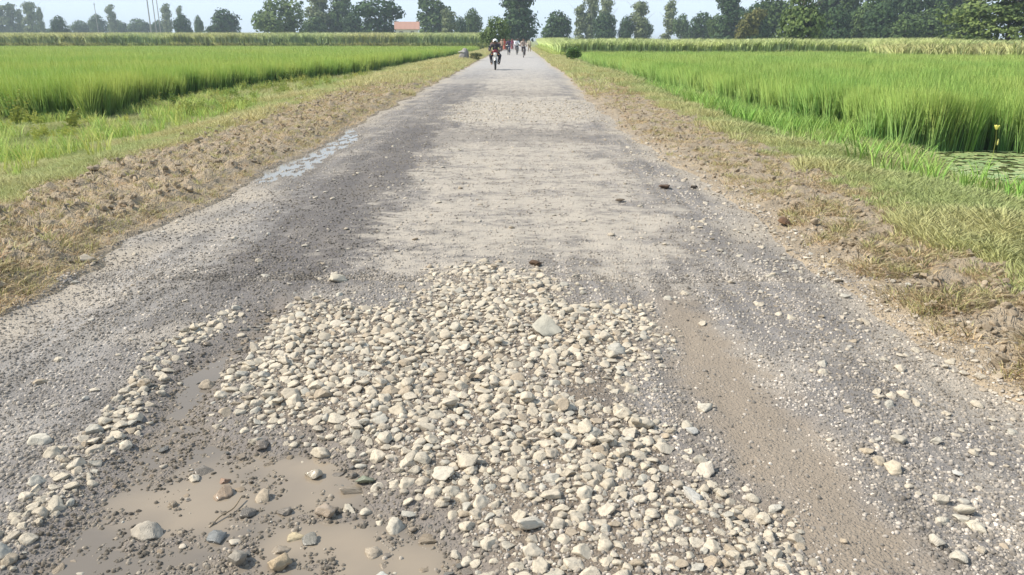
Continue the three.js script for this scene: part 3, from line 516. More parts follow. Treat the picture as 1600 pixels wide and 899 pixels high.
// ---------------------------------------------------------------- sugar cane
function caneClump(seed) {
  const r = rngOf(seed), parts = [];
  const a = blades(seed, 6, 0.72, 0.22, 0.12, 0.05, 2, [0.85, 0.8, 0.62], [0.8, 0.85, 0.6]);
  const b = blades(seed + 1, 16, 0.62, 0.2, 0.75, 0.05, 4, [0.85, 0.9, 0.8], [1.05, 1.0, 0.9]); b.translate(0, 0.42, 0);
  const c = blades(seed + 2, 10, 0.5, 0.24, 0.9, 0.05, 3, [0.9, 0.85, 0.7], [1.0, 0.95, 0.8]); c.translate(0, 0.1, 0);
  return mergeGeometries([a, b, c]);
}
{
  const rnd = rngOf(1201), left = [], right = [], reed = [], clump = caneClump(31), mat = leafMat([1, 1, 1], 0.3, { vertexColors: true });
  const add = (l, x, d, h, c) => { const v = 0.85 + 0.3 * rnd(); l.push({ p: [x, -0.4, -d], s: [h * 0.85, h * (0.9 + 0.18 * rnd()), h * 0.85], r: [0, rnd() * 6.28, 0], c: c.map((q) => q * v) }); };
  const gl = [0.64, 0.76, 0.42], gr = [0.66, 0.78, 0.40];
  const mixc = (a, b, t) => a.map((v, i) => lerp(v, b[i], t));
  for (let k = 0; k < 15000; k++) { const d = 149 + 40 * Math.pow(rnd(), 1.6), x = lerp(-0.75 * d - 10, -6.0, rnd()); add(left, x, d, 3.45, mixc(gl, [0.76, 0.77, 0.44], clamp(0.4 + 0.6 * N2(x * 0.04, d * 0.04) + 0.3 * (rnd() - 0.5), 0, 1))); }
  for (let k = 0; k < 15000; k++) { const d = 81 + 60 * Math.pow(rnd(), 1.8), x = lerp(4.2, 0.75 * d + 8, rnd()); const tall = 2.15 + 0.25 * N2(x * 0.05, d * 0.05); add(right, x, d, tall, mixc(gr, [0.72, 0.80, 0.38], clamp(0.35 + 0.6 * N2(x * 0.06, d * 0.06) + 0.3 * (rnd() - 0.5), 0, 1))); }
  for (let k = 0; k < 2500; k++) { const d = 84 + 60 * rnd(), x = 4.0 + 2.0 * rnd() * rnd(); add(right, x, d, 2.3, gr); }
  for (let k = 0; k < 900; k++) { const x = 31 + 18 * rnd(), d = 66 - (x - 31) * 0.75 + 5 * rnd(); add(reed, x, d, 1.45 + 0.5 * rnd() + 0.02 * (x - 31), mixc([0.52, 0.58, 0.27], [0.62, 0.60, 0.31], rnd())); }
  stuff('sugar_cane', clump, mat, left, null, 'tall green sugar cane standing behind the left rice field', 'sugar cane');
  stuff('sugar_cane', clump, mat, right, null, 'pale yellow green cane standing behind the right rice field', 'sugar cane');
  stuff('reeds', clump, mat, reed, null, 'ragged yellowish reeds beyond the rice at the far right', 'reeds');
}

// ---------------------------------------------------------------- trees
const LEAF = [leafMat([1, 1, 1], 0.25, { vertexColors: true })];
const barkMat = std([0.16, 0.13, 0.10], 0.95), paleBark = std([0.42, 0.39, 0.34], 0.9);
function crownGeo(seed, lobes, n, size, c0, c1, layered = 0, hollow = 0.55, gaps = -0.62) {   // lobes: [x, y, z, rx, ry, rz] in a tree of height 1
  const r = rngOf(seed), P = [], N = [], C = [], vol = lobes.map((l) => l[3] * l[4] + l[3] * l[5] + l[4] * l[5]), tot = vol.reduce((a, b) => a + b), v = new THREE.Vector3(), u = new THREE.Vector3(), w = new THREE.Vector3(), nn = new THREE.Vector3();
  for (let k = 0; k < n; k++) {
    let q = r() * tot, i = 0; while (q > vol[i]) q -= vol[i++]; const l = lobes[Math.min(i, lobes.length - 1)];
    v.set(r() * 2 - 1, r() * 2 - 1, r() * 2 - 1).normalize(); const rad = hollow + (1 - hollow) * Math.sqrt(r()), bump = 1 + 0.32 * N3(v.x * 2.3 + seed + i, v.y * 2.3, v.z * 2.3);
    if (N3(v.x * 3.1 + i * 7, v.y * 3.1 + seed, v.z * 3.1) < gaps) continue;
    const x = l[0] + v.x * l[3] * rad * bump, z = l[2] + v.z * l[5] * rad * bump; let y = l[1] + v.y * l[4] * rad * bump;
    if (layered) { const f = Math.floor(y / layered), t = y / layered - f; y = (f + 0.5 + (t - 0.5) * 0.72 + 0.9 * N3(x * 4, f * 0.7, z * 4)) * layered; }
    if (y < 0.03) continue;
    nn.set(v.x + (r() - 0.5) * 1.6, v.y + 0.35 + (r() - 0.5) * 1.4, v.z + (r() - 0.5) * 1.6).normalize(); u.set(r() - 0.5, (r() - 0.5) * 0.7, r() - 0.5).cross(nn).normalize(); w.crossVectors(nn, u);
    const s = size * (0.6 + 0.8 * r()), t = clamp(0.5 + 0.55 * N3(x * 5 + seed, y * 5, z * 5) + 0.35 * (r() - 0.5), 0, 1), c = [0, 1, 2].map((e) => lerp(c0[e], c1[e], t));
    const pts = [[-1, -0.6], [1, -0.6], [0.75, 0.7], [-0.75, 0.7]].map(([a, b]) => [x + (u.x * a + w.x * b) * s, y + (u.y * a + w.y * b) * s, z + (u.z * a + w.z * b) * s]);
    for (const e of [0, 1, 2, 0, 2, 3]) { P.push(...pts[e]); N.push(nn.x, nn.y, nn.z); C.push(...c); }
  }
  const g = new THREE.BufferGeometry(); g.setAttribute('position', new THREE.Float32BufferAttribute(P, 3)); g.setAttribute('normal', new THREE.Float32BufferAttribute(N, 3)); g.setAttribute('color', new THREE.Float32BufferAttribute(C, 3)); return g;
}
function limb(a, b, ra, rb, sides = 6) { const A = new THREE.Vector3(...a), B = new THREE.Vector3(...b), g = new THREE.CylinderGeometry(rb, ra, A.distanceTo(B), sides, 3), q = new THREE.Quaternion().setFromUnitVectors(new THREE.Vector3(0, 1, 0), B.clone().sub(A).normalize()); g.applyQuaternion(q); g.translate((A.x + B.x) / 2, (A.y + B.y) / 2, (A.z + B.z) / 2); return g; }
function trunkGeo(seed, top, rad, forks) { const r = rngOf(seed), out = [limb([0, 0, 0], [0.01, top * 0.55, 0], rad, rad * 0.7), limb([0.01, top * 0.55, 0], [0.0, top, 0.01], rad * 0.7, rad * 0.3)]; for (let i = 0; i < forks; i++) { const a = i / forks * 6.283 + r(), y = top * (0.45 + 0.45 * i / forks), L = top * (0.28 + 0.2 * r()); out.push(limb([0, y, 0], [Math.cos(a) * L, y + L * 0.8, Math.sin(a) * L], rad * 0.45, rad * 0.12, 5)); } return mergeGeometries(out.map(plain)); }
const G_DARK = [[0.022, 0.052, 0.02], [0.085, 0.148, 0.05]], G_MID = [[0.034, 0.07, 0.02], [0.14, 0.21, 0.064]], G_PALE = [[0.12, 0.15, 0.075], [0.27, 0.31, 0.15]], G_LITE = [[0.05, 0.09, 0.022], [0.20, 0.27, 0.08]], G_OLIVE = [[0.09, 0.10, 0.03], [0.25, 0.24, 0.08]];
function lobesRound(seed, n, wide = 0.5) { const r = rngOf(seed), o = [[0, 0.52, 0, wide * 0.62, 0.34, wide * 0.62]]; for (let i = 0; i < n; i++) { const a = i / n * 6.283 + r() * 0.6, q = wide * (0.45 + 0.18 * r()), y = 0.28 + 0.5 * r(); o.push([Math.cos(a) * q * (1.05 - 0.5 * Math.max(0, y - 0.5)), y, Math.sin(a) * q, wide * (0.32 + 0.12 * r()), 0.17 + 0.07 * r(), wide * 0.38]); } o.push([0.05 * wide, 0.8, 0, wide * 0.45, 0.19, wide * 0.45]); return o; }
function lobesTall(seed, n, wide) { const r = rngOf(seed), o = []; for (let i = 0; i < n; i++) { const t = i / (n - 1), y = 0.14 + 0.76 * t + 0.05 * (r() - 0.5), w = wide * (0.6 + 0.4 * Math.sin(Math.PI * (0.2 + 0.6 * t))) * 0.5; o.push([(r() - 0.5) * wide * 0.42, y, (r() - 0.5) * wide * 0.42, w * (0.6 + 0.45 * r()), 0.06 + 0.05 * r(), w * 0.8]); } return o; }
const KIND = {   // [crown, trunk, bark]
  round: [crownGeo(1, lobesRound(1, 9), 4600, 0.024, ...G_DARK), trunkGeo(1, 0.5, 0.035, 5), barkMat],
  bushy: [crownGeo(2, lobesRound(2, 8, 0.56), 4200, 0.023, ...G_LITE), trunkGeo(2, 0.5, 0.035, 5), barkMat],
  mid: [crownGeo(3, lobesRound(3, 10, 0.5), 4600, 0.024, ...G_MID), trunkGeo(3, 0.55, 0.03, 5), barkMat],
  ragged: [crownGeo(4, [[0, 0.45, 0, 0.3, 0.25, 0.3], [0.18, 0.55, 0.05, 0.2, 0.16, 0.2], [-0.2, 0.5, 0, 0.19, 0.18, 0.2], [0.08, 0.8, 0, 0.22, 0.17, 0.2], [0.22, 0.86, 0, 0.12, 0.1, 0.12], [-0.1, 0.72, 0.1, 0.2, 0.13, 0.2], [0.1, 0.25, 0, 0.28, 0.2, 0.25]], 3600, 0.024, ...G_MID), trunkGeo(4, 0.6, 0.03, 5), barkMat],
  mush: [crownGeo(5, [[0, 0.76, 0, 0.38, 0.19, 0.38], [-0.3, 0.66, 0, 0.2, 0.14, 0.22], [0.32, 0.7, 0, 0.24, 0.14, 0.22], [0, 0.35, 0, 0.36, 0.3, 0.34], [-0.18, 0.25, 0.1, 0.22, 0.2, 0.2], [0.14, 0.3, 0, 0.22, 0.26, 0.2]], 4200, 0.024, ...G_DARK), trunkGeo(5, 0.6, 0.04, 6), barkMat],
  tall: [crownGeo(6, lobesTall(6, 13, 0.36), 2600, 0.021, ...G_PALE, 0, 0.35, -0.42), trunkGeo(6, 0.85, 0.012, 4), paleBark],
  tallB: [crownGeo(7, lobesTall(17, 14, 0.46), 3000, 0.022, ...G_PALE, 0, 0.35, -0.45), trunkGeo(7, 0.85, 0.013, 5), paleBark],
  tallD: [crownGeo(8, lobesTall(28, 14, 0.5), 4200, 0.023, ...G_DARK, 0, 0.4, -0.45), trunkGeo(8, 0.85, 0.02, 5), barkMat],
  giant: [crownGeo(9, [[0, 0.3, 0, 0.3, 0.26, 0.28], [0.12, 0.5, 0, 0.2, 0.16, 0.2], [-0.14, 0.55, 0, 0.17, 0.13, 0.18], [-0.2, 0.72, 0.05, 0.2, 0.1, 0.18], [0.1, 0.72, 0, 0.22, 0.1, 0.2], [0.24, 0.84, 0, 0.2, 0.08, 0.16], [-0.06, 0.88, 0, 0.24, 0.11, 0.2], [0.2, 0.3, 0.1, 0.2, 0.2, 0.2], [-0.22, 0.3, 0, 0.18, 0.2, 0.2]], 5200, 0.021, ...G_DARK), trunkGeo(9, 0.8, 0.025, 7), barkMat],
  layered: [crownGeo(10, [[0, 0.3, 0, 0.44, 0.22, 0.44], [0, 0.5, 0, 0.38, 0.22, 0.38], [0.05, 0.72, 0, 0.28, 0.2, 0.28], [-0.1, 0.42, 0.1, 0.42, 0.2, 0.4], [0.15, 0.88, 0, 0.17, 0.12, 0.16]], 6200, 0.022, ...G_LITE, 0.088, 0.4), trunkGeo(10, 0.9, 0.025, 8), barkMat],
  tiered: [crownGeo(13, [[0, 0.28, 0, 0.48, 0.16, 0.48], [-0.12, 0.42, 0.1, 0.46, 0.14, 0.44], [0.14, 0.5, 0, 0.42, 0.14, 0.42], [-0.04, 0.64, 0, 0.38, 0.13, 0.38], [0.1, 0.76, 0.05, 0.3, 0.12, 0.3], [-0.08, 0.88, 0, 0.24, 0.1, 0.24]], 15000, 0.0125, [0.045, 0.085, 0.024], [0.235, 0.30, 0.09], 0.075, 0.3, -0.4), trunkGeo(10, 0.9, 0.022, 9), barkMat],
  olive: [crownGeo(11, [[0, 0.3, 0, 0.16, 0.26, 0.16], [0.12, 0.55, 0, 0.22, 0.18, 0.2], [0.3, 0.72, 0, 0.26, 0.17, 0.22], [0.48, 0.85, 0, 0.2, 0.13, 0.2], [0.3, 0.5, 0, 0.2, 0.16, 0.18]], 2600, 0.026, ...G_OLIVE), trunkGeo(11, 0.5, 0.03, 4), barkMat],
};
function tree(kind, px, topY, dist, wpx, label, opt = {}) {   // px: where it stands across the photograph, topY: where its top ends, dist metres off
  const h = EYE + 0.35 + (62 - topY) / FPX * dist, x = (px - 810) / FPX * dist, [cg, tg, bark] = KIND[kind], t = thing(kind[0] === 't' ? 'slender_tree' : 'tree', label, 'tree', [x, -0.35, -dist], opt.turn ?? ((px * 0.37) % 6.28));
  const wide = { round: 1.05, bushy: 1.15, mid: 0.98, ragged: 0.85, mush: 0.98, tall: 0.36, tallB: 0.42, tallD: 0.5, giant: 0.82, layered: 0.98, tiered: 1.0, olive: 0.85 }[kind], w = wpx ? wpx / FPX * dist / wide : h;
  obj('crown', cg, opt.mat ?? LEAF[0], t).scale.set(w, h, w); obj('trunk', tg, bark, t).scale.set(w, h, w); return t;
}
const TREES = [
  ['mid', 3, 14, 420, 20, 'hazy tree cut by the left frame edge'],
  ['tall', 21, 12, 520, 13, 'first slim hazy tree from the left frame edge'],
  ['tallB', 39, 11, 520, 17, 'second slim hazy tree from the left frame edge'],
  ['tallB', 55, 9, 520, 20, 'third slim hazy tree from the left, the widest of the far left stand'],
  ['tall', 68, 16, 520, 13, 'short slim hazy tree between two taller ones in the far left stand'],
  ['tallB', 85, 7, 500, 21, 'tallest slim tree of the far left stand'],
  ['tall', 100, 13, 520, 10, 'narrowest tree at the right end of the far left stand'],
  ['mid', 78, 42, 560, 70, 'low bushy tree under the far left stand of slim trees'],
  ['round', 128, 27, 400, 36, 'dark round tree standing alone right of the far left stand'],
  ['mid', 158, 34, 560, 36, 'low hazy tree right of the lone dark round tree'],
  ['mid', 184, 25, 560, 30, 'hazy tree with uneven top left of the slim spire tree'],
  ['tall', 206, 9, 540, 14, 'slim spire tree rising out of low hazy trees at left'],
  ['mid', 212, 32, 560, 34, 'low hazy tree at the foot of the slim spire tree'],
  ['mid', 245, 31, 560, 40, 'low wide hazy tree left of the three pale masts'],
  ['tall', 288, 8, 500, 16, 'slim airy tree right of the three pale masts'],
  ['mid', 276, 34, 560, 34, 'low tree behind the foot of the three pale masts'],
  ['tall', 309, 11, 480, 10, 'thin treetop sticking up behind a dark round tree'],
  ['round', 311, 25, 360, 34, 'dark round tree in front of the thin treetop'],
  ['mid', 335, 27, 420, 16, 'small tree between two dark round trees at left'],
  ['round', 372, 17, 340, 62, 'wide dark dome shaped tree, rightmost of the left dark round ones'],
  ['bushy', 455, -1, 270, 92, 'big leafy green tree with lighter clumps at left centre'],
  ['tallB', 517, -4, 300, 36, 'tall pale green tree left of its wider pale neighbour'],
  ['ragged', 546, -5, 300, 54, 'wide pale tall tree between the leafy green and the dark umbrella tree'],
  ['round', 566, 22, 290, 46, 'dark low tree leaning on the wide pale tall tree'],
  ['mid', 508, 28, 290, 44, 'low bushy tree at the foot of the tall pale green tree'],
  ['mush', 604, 0, 270, 76, 'dark umbrella topped tree left of the red roofed house'],
  ['ragged', 688, 1, 290, 66, 'dark ragged tree right of the red roofed house'],
  ['tallB', 706, 18, 260, 20, 'narrow pale tree in front of the dark ragged tree'],
  ['round', 724, 28, 270, 24, 'small dark tree between two pale ones right of the house'],
  ['mid', 742, 17, 280, 32, 'pale olive tree left of the bushy roadside tree'],
  ['giant', 811, -16, 230, 84, 'tall dark tree standing over the far end of the road'],
  ['bushy', 776, 27, 130, 54, 'bushy green tree at the left roadside by the people'],
  ['round', 866, 20, 250, 56, 'dark round tree right of the tall tree at the road end'],
  ['tall', 902, 9, 290, 20, 'airy pale tree, left of three slim ones over the right cane'],
  ['tallB', 918, -2, 290, 22, 'airy pale tree, tallest of three slim ones over the right cane'],
  ['tallB', 941, 2, 300, 22, 'airy pale tree, right of three slim ones over the right cane'],
  ['round', 937, 22, 270, 44, 'dark tree below the three slim airy trees'],
  ['round', 969, 27, 270, 28, 'small dark round tree left of the pale cone shaped tree'],
  ['tallB', 990, 6, 270, 26, 'pale cone shaped tree standing before a gap of sky'],
  ['mid', 996, 32, 275, 30, 'low tree at the foot of the pale cone shaped tree'],
  ['tall', 1033, 3, 300, 20, 'single airy pale tree right of the gap of sky'],
  ['mid', 1052, 25, 290, 30, 'olive tree right of the single airy pale tree'],
  ['round', 1082, 22, 270, 52, 'dark spreading tree left of the tall dark one'],
  ['mid', 1104, 25, 240, 34, 'small green tree at the foot of the tall dark one'],
  ['tallD', 1121, -12, 230, 42, 'tall dark tree left of the olive leaning tree'],
  ['olive', 1139, 17, 160, 46, 'olive yellow leaning tree in front of the right wood', { turn: 0 }],
  ['mid', 1182, -6, 200, 66, 'wide green tree behind the olive leaning tree'],
  ['layered', 1226, -14, 120, 74, 'tree with flat leafy tiers before the right wood'],
  ['tallD', 1262, -20, 200, 56, 'dark tall tree right of the smaller tiered tree'],
  ['ragged', 1300, -18, 185, 62, 'dark green tree with lighter crown in the right wood'],
  ['mid', 1330, -6, 175, 60, 'rounded mid green tree in the middle of the right wood'],
  ['round', 1366, -22, 190, 74, 'large dark tree in the middle of the right wood'],
  ['mush', 1406, -16, 180, 64, 'bluish dark tree with broad top in the right wood'],
  ['round', 1444, -20, 190, 66, 'dark tree just left of the large tiered tree'],
  ['round', 1310, 20, 178, 60, 'low dark tree at the front of the right wood'],
  ['mid', 1420, 16, 172, 70, 'low leafy tree at the front right of the right wood'],
  ['tiered', 1535, -40, 92, 185, 'large tree with spreading flat tiers at the right frame edge'],
  ['round', 1345, 8, 168, 66, 'dark leafy tree at the lower middle of the right wood'],
  ['mid', 1382, 24, 165, 60, 'low bushy tree at the foot of the large dark middle tree'],
  ['round', 1276, 14, 172, 58, 'dark low tree just right of the tree with flat tiers'],
  ['tallD', 1462, -24, 185, 60, 'dark tall tree peeping left of the large tiered tree'],
  ['round', 1160, 10, 190, 60, 'dark tree filling in behind the olive leaning tree'],
  ['round', 1590, -14, 160, 60, 'hazy dark tree behind the large tiered tree at the frame edge'],
];
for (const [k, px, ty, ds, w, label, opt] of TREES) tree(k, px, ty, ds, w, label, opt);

// three pale masts, and a fainter one
[[263, -30, 1.5, 'left of three tall pale masts on the left skyline'], [271, -30, 1.1, 'middle one of three tall pale masts on the left skyline'], [277, -26, 1.0, 'right of three tall pale masts on the left skyline'], [184, 10, 0.8, 'faint short mast among hazy trees at left']].forEach(([px, ty, w, label]) => {
  const dist = 360, h = 2 + (62 - ty) / FPX * dist, t = thing('mast', label, 'mast', [(px - 810) / FPX * dist, -0.35, -dist]);
  obj('pole', new THREE.CylinderGeometry(0.14 * w, 0.2 * w, h, 8).translate(0, h / 2, 0), std([0.36, 0.34, 0.33], 0.8), t);
  obj('crossbar', new THREE.BoxGeometry(0.9, 0.12, 0.12).translate(0, h - 0.8, 0), std([0.34, 0.33, 0.32], 0.8), t);
});
// house
{
  const dist = 255, x = (645 - 810) / FPX * dist, t = thing('farm_house', 'low house with red tiled roof and white wall between dark trees', 'house', [x, 1.15, -dist], 0.12);
  const wall = obj('wall', new THREE.BoxGeometry(7.0, 5.1, 4.6).translate(0, 0.95, 0), std([0.78, 0.77, 0.74], 0.9), t);
  const sec = new THREE.Shape([[-3.1, 0], [3.1, 0], [0, 2.3]].map((p) => new THREE.Vector2(...p))); const rg = new THREE.ExtrudeGeometry(sec, { depth: 7.8, bevelEnabled: false }); rg.translate(0, 0, -3.9); rg.rotateY(Math.PI / 2); rg.translate(0, 3.5, 0);
  obj('roof', rg, std([0.50, 0.29, 0.22], 0.9), t);
  const bars = []; for (let i = 0; i < 20; i++) { const b = new THREE.BoxGeometry(0.12, 0.08, 3.8); b.rotateX(Math.atan(2.3 / 3.1)); b.translate(-3.7 + i * 0.39, 4.7, 1.55); bars.push(b); } obj('roof_tiles', bars, std([0.55, 0.34, 0.26], 0.9), t).userData.kind = 'stuff';
  for (const wx of [-1.9, 1.6]) { const w = obj('window', new THREE.BoxGeometry(1.0, 1.1, 0.1).translate(wx, 2.4, 2.31), std([0.05, 0.05, 0.06], 0.4), t); obj('window_frame', new THREE.BoxGeometry(1.2, 0.1, 0.14).translate(wx, 1.8, 2.33), std([0.5, 0.48, 0.44]), w); }
  obj('door', new THREE.BoxGeometry(1.0, 2.1, 0.1).translate(0, 1.05, 2.31), std([0.16, 0.1, 0.06]), t);
}

// ---------------------------------------------------------------- plants that stand out
function leafyPlant(name, label, category, pos, h, wide, seed, c0, c1, n = 900) {
  const t = thing(name, label, category, pos, seed), lobes = lobesRound(seed, 5, wide); obj('foliage', crownGeo(seed, lobes, n, 0.035, c0, c1, 0, 0.2), LEAF[0], t).scale.setScalar(h);
  obj('stem', trunkGeo(seed, 0.7, 0.012, 6), std([0.12, 0.13, 0.05]), t).scale.setScalar(h); return t;
}
leafyPlant('shrub', 'leafy green shrub at the right roadside before the pale cane', 'shrub', [4.3, -0.1, -63], 1.25, 0.62, 61, [0.05, 0.10, 0.02], [0.13, 0.23, 0.05], 1500);
leafyPlant('shrub', 'dark low shrub mound sloping down behind the grey stone block', 'shrub', [-3.5, -0.1, -66.3], 0.75, 0.9, 62, [0.06, 0.08, 0.03], [0.15, 0.17, 0.06], 1500);
{
  const t = thing('marker_block', 'weathered grey stone block on the left verge past the rice', 'stone block', [-4.55, -0.08, -66], 0.3);
  const g = rock(812, 4, 0.9); obj('block', g.clone().scale(0.42, 0.62, 0.4).translate(0, 0.36, 0), stoneMat([0.34, 0.32, 0.30]), t); obj('cap', rock(813, 3, 0.4).scale(0.30, 0.3, 0.28).translate(0.02, 0.76, 0), stoneMat([0.52, 0.50, 0.46]), t);
}
function weed(label, x, d, h, seed, c) {   // upright leafy weed
  const r = rngOf(seed), t = thing('weed', label, 'weed', [x, terrH(x, d), -d], r() * 6), stems = [], P = [];
  for (let s = 0; s < 7; s++) { const a = r() * 6.28, lean = 0.2 + 0.35 * r(), H = h * (0.6 + 0.4 * r()), top = [Math.cos(a) * lean * H, H, Math.sin(a) * lean * H]; stems.push(limb([0, 0, 0], top, 0.006, 0.002, 4)); for (let k = 0; k < 12; k++) { const q = 0.25 + 0.75 * k / 12, b = r() * 6.28, L = 0.07 * (1.4 - q) + 0.03; const g = new THREE.PlaneGeometry(L, L * 0.45).translate(L / 2, 0, 0); g.rotateX(r() - 0.5); g.rotateZ(0.3 - r() * 0.7); g.rotateY(b); g.translate(top[0] * q, top[1] * q, top[2] * q); P.push(g); } }
  obj('stems', stems, std([0.16, 0.2, 0.06]), t); obj('leaves', P, leafMat(c, 0.35), t);
}
{
  const yl = [0.30, 0.33, 0.07], gr = [0.20, 0.28, 0.06];
  [[25, 190, 0.95, 'tall yellow green weed at the left frame edge before the rice', yl], [70, 178, 0.75, 'weed with yellowish leaves, second from the left frame edge', yl], [110, 195, 0.6, 'low spreading weed, third from the left frame edge', yl], [242, 160, 0.75, 'upright weed where the left rice edge turns dark', yl], [272, 165, 0.6, 'small weed right of the upright weed by the left rice', gr], [380, 135, 0.9, 'slim pale weed standing out from the left rice front', yl], [455, 128, 0.7, 'bushy weed before the dark ditch left of the road', gr]].forEach(([px, py, h, label, c], i) => { const [x, d] = spot(px, py, -0.3); weed(label, x, d, h, 40 + i, c); });
}
{
  const r = rngOf(1401), P = []; for (let s = 0; s < 6; s++) { const a = r() * 6.28, L = 0.3 + 0.3 * r(), H = 0.7 + 0.3 * r(), top = [Math.cos(a) * L * H, H, Math.sin(a) * L * H]; P.push(limb([0, 0, 0], top, 0.008, 0.003, 3)); for (let k = 0; k < 9; k++) { const q = 0.3 + 0.7 * k / 9, l = 0.2 * (1.35 - q), g = new THREE.PlaneGeometry(l, l * 0.42).translate(l / 2, 0, 0); g.rotateX(r() - 0.5); g.rotateZ(0.3 - r() * 0.7); g.rotateY(r() * 6.28); g.translate(top[0] * q, top[1] * q, top[2] * q); P.push(g); } }
  const list = []; for (let k = 0; k < 5000; k++) { const d = 12 + 34 * rnd2(r), e = edgeL(d), x = e + 0.2 + 3.4 * Math.pow(r(), 1.6); if (x > -6.2 || N2(x * 0.6, d * 0.6) < 0.25 + 0.35 * r()) continue; const s = 0.22 + 0.4 * r() * r(), y = r(); list.push({ p: [x, terrH(x, d), -d], s: [s, s, s], r: [0, r() * 6.28, 0], c: [lerp(0.30, 0.52, y), lerp(0.40, 0.50, y), lerp(0.09, 0.14, y)] }); }
  for (let k = 0; k < 700; k++) { const d = 15 + 6 * r(), x = -9.6 - 6.5 * r(); if (N2(x * 0.6 + 5, d * 0.6) < 0.45 * r() + 0.25 * sst(-13, -11, x) - 0.1) continue; const s = 0.18 + 0.36 * r() * r(), y = r(); list.push({ p: [x, terrH(x, d), -d], s: [s, s, s], r: [0, r() * 6.28, 0], c: [lerp(0.36, 0.60, y), lerp(0.46, 0.58, y), lerp(0.10, 0.15, y)] }); }
  stuff('weeds', mergeGeometries(P.map(plain)), leafMat([1, 1, 1], 0.4), list, null, 'patchy yellow green weeds thickening towards the left rice', 'weeds'); console.log('weeds', list.length);
}
{ // pond plants
  const rnd = rngOf(1301), pads = [];
  for (let k = 0; k < 5200; k++) { const x = lerp(6.7, 13.2, rnd()), d = lerp(10.8, 16.4, rnd()); if (sdist(pondPoly, x, d) > 0.05 || N2(x * 1.1, d * 2.3) < -0.55 + 0.4 * rnd()) continue; const s = 0.03 + 0.06 * rnd(), y = rnd(); pads.push({ p: [x, -0.592 + 0.006 * rnd(), -d], s: [s, 1, s * (0.8 + 0.3 * rnd())], r: [(rnd() - 0.5) * 0.1, rnd() * 6, (rnd() - 0.5) * 0.1], c: [lerp(0.24, 0.42, y), lerp(0.36, 0.44, y), lerp(0.14, 0.19, y)] }); }
  stuff('lily_pads', new THREE.CylinderGeometry(1, 0.95, 0.004, 9, 1, false, 0.25, 5.9), std([1, 1, 1], 0.45), pads, null, 'round floating leaves crowding the weedy pond', 'lily pads');
  const t = thing('yellow_flower', 'yellow flower on a leaning stalk at the pond rim', 'flower', [9.55, -0.6, -15.7], 0.4);
  obj('stalk', [limb([0, 0, 0], [-0.02, 0.3, 0.02], 0.008, 0.007), limb([-0.02, 0.3, 0.02], [-0.09, 0.52, 0.04], 0.007, 0.005)], std([0.2, 0.22, 0.05]), t);
  for (let i = 0; i < 5; i++) { const g = new THREE.SphereGeometry(0.055, 8, 6).scale(0.55, 1, 0.2).translate(0, 0.05, 0).rotateX(0.5).rotateY(i * 1.257).translate(-0.09, 0.52, 0.04); obj('petal', g, std([0.75, 0.68, 0.16], 0.6), t); }
  obj('lower_petal', new THREE.SphereGeometry(0.05, 8, 6).scale(0.4, 1.3, 0.3).translate(0.02, 0.27, 0.04), std([0.70, 0.64, 0.2], 0.6), t);
  const [x, d] = spot(325, 812), tw = obj('twig', new THREE.TubeGeometry(new THREE.CatmullRomCurve3([[0, 0, 0], [0.02, 0.012, 0.05], [0.05, 0.012, 0.1], [0.06, 0.02, 0.17]].map((p) => new THREE.Vector3(p[0], p[1], -p[2]))), 14, 0.003, 5), std([0.27, 0.21, 0.14])); tw.position.set(x, WATER, -d); tag(tw, 'thin crooked twig lying in the muddy puddle', 'twig');
}

// ---------------------------------------------------------------- people, motorcycle, bicycles
function field(bones, cell, k = 0.03) {   // one smooth skin round tapered bones
  const lo = [9, 9, 9], hi = [-9, -9, -9]; for (const [a, b, ra, rb] of bones) for (let i = 0; i < 3; i++) { lo[i] = Math.min(lo[i], a[i] - ra, b[i] - rb); hi[i] = Math.max(hi[i], a[i] + ra, b[i] + rb); }
  const size = Math.max(...hi.map((v, i) => v - lo[i])) + 0.12, ctr = lo.map((v, i) => (v + hi[i]) / 2), n = Math.max(16, Math.ceil(size / cell)), half = n / 2, s = size / 2;
  const mc = new MarchingCubes(n, new THREE.MeshStandardMaterial(), false, false, 60000); mc.isolation = 0;
  const B = bones.map(([a, b, ra, rb]) => { const u = b.map((v, i) => v - a[i]); return { a, u, l2: u[0] * u[0] + u[1] * u[1] + u[2] * u[2] + 1e-9, ra, rb }; });
  for (let z = 0; z < n; z++) for (let y = 0; y < n; y++) for (let x = 0; x < n; x++) {
    const px = ctr[0] + (x - half) / half * s, py = ctr[1] + (y - half) / half * s, pz = ctr[2] + (z - half) / half * s; let m = 1;
    for (const q of B) { const dx = px - q.a[0], dy = py - q.a[1], dz = pz - q.a[2], t = clamp((dx * q.u[0] + dy * q.u[1] + dz * q.u[2]) / q.l2, 0, 1), e = Math.hypot(dx - q.u[0] * t, dy - q.u[1] * t, dz - q.u[2] * t) - lerp(q.ra, q.rb, t), h = clamp(0.5 + 0.5 * (m - e) / k, 0, 1); m = lerp(m, e, h) - k * h * (1 - h); }
    mc.field[z * n * n + y * n + x] = -m;
  }
  mc.update();
  const c = mc.count, P = new Float32Array(mc.positionArray.slice(0, c * 3)), Nn = new Float32Array(mc.normalArray.slice(0, c * 3));
  for (let i = 0; i < c; i++) for (let j = 0; j < 3; j++) P[i * 3 + j] = ctr[j] + P[i * 3 + j] * s;
  const g = new THREE.BufferGeometry(); g.setAttribute('position', new THREE.BufferAttribute(P, 3)); g.setAttribute('normal', new THREE.BufferAttribute(Nn, 3)); return g;
}
const SKIN = std([0.20, 0.115, 0.07], 0.7), HAIR = std([0.02, 0.017, 0.015], 0.6);
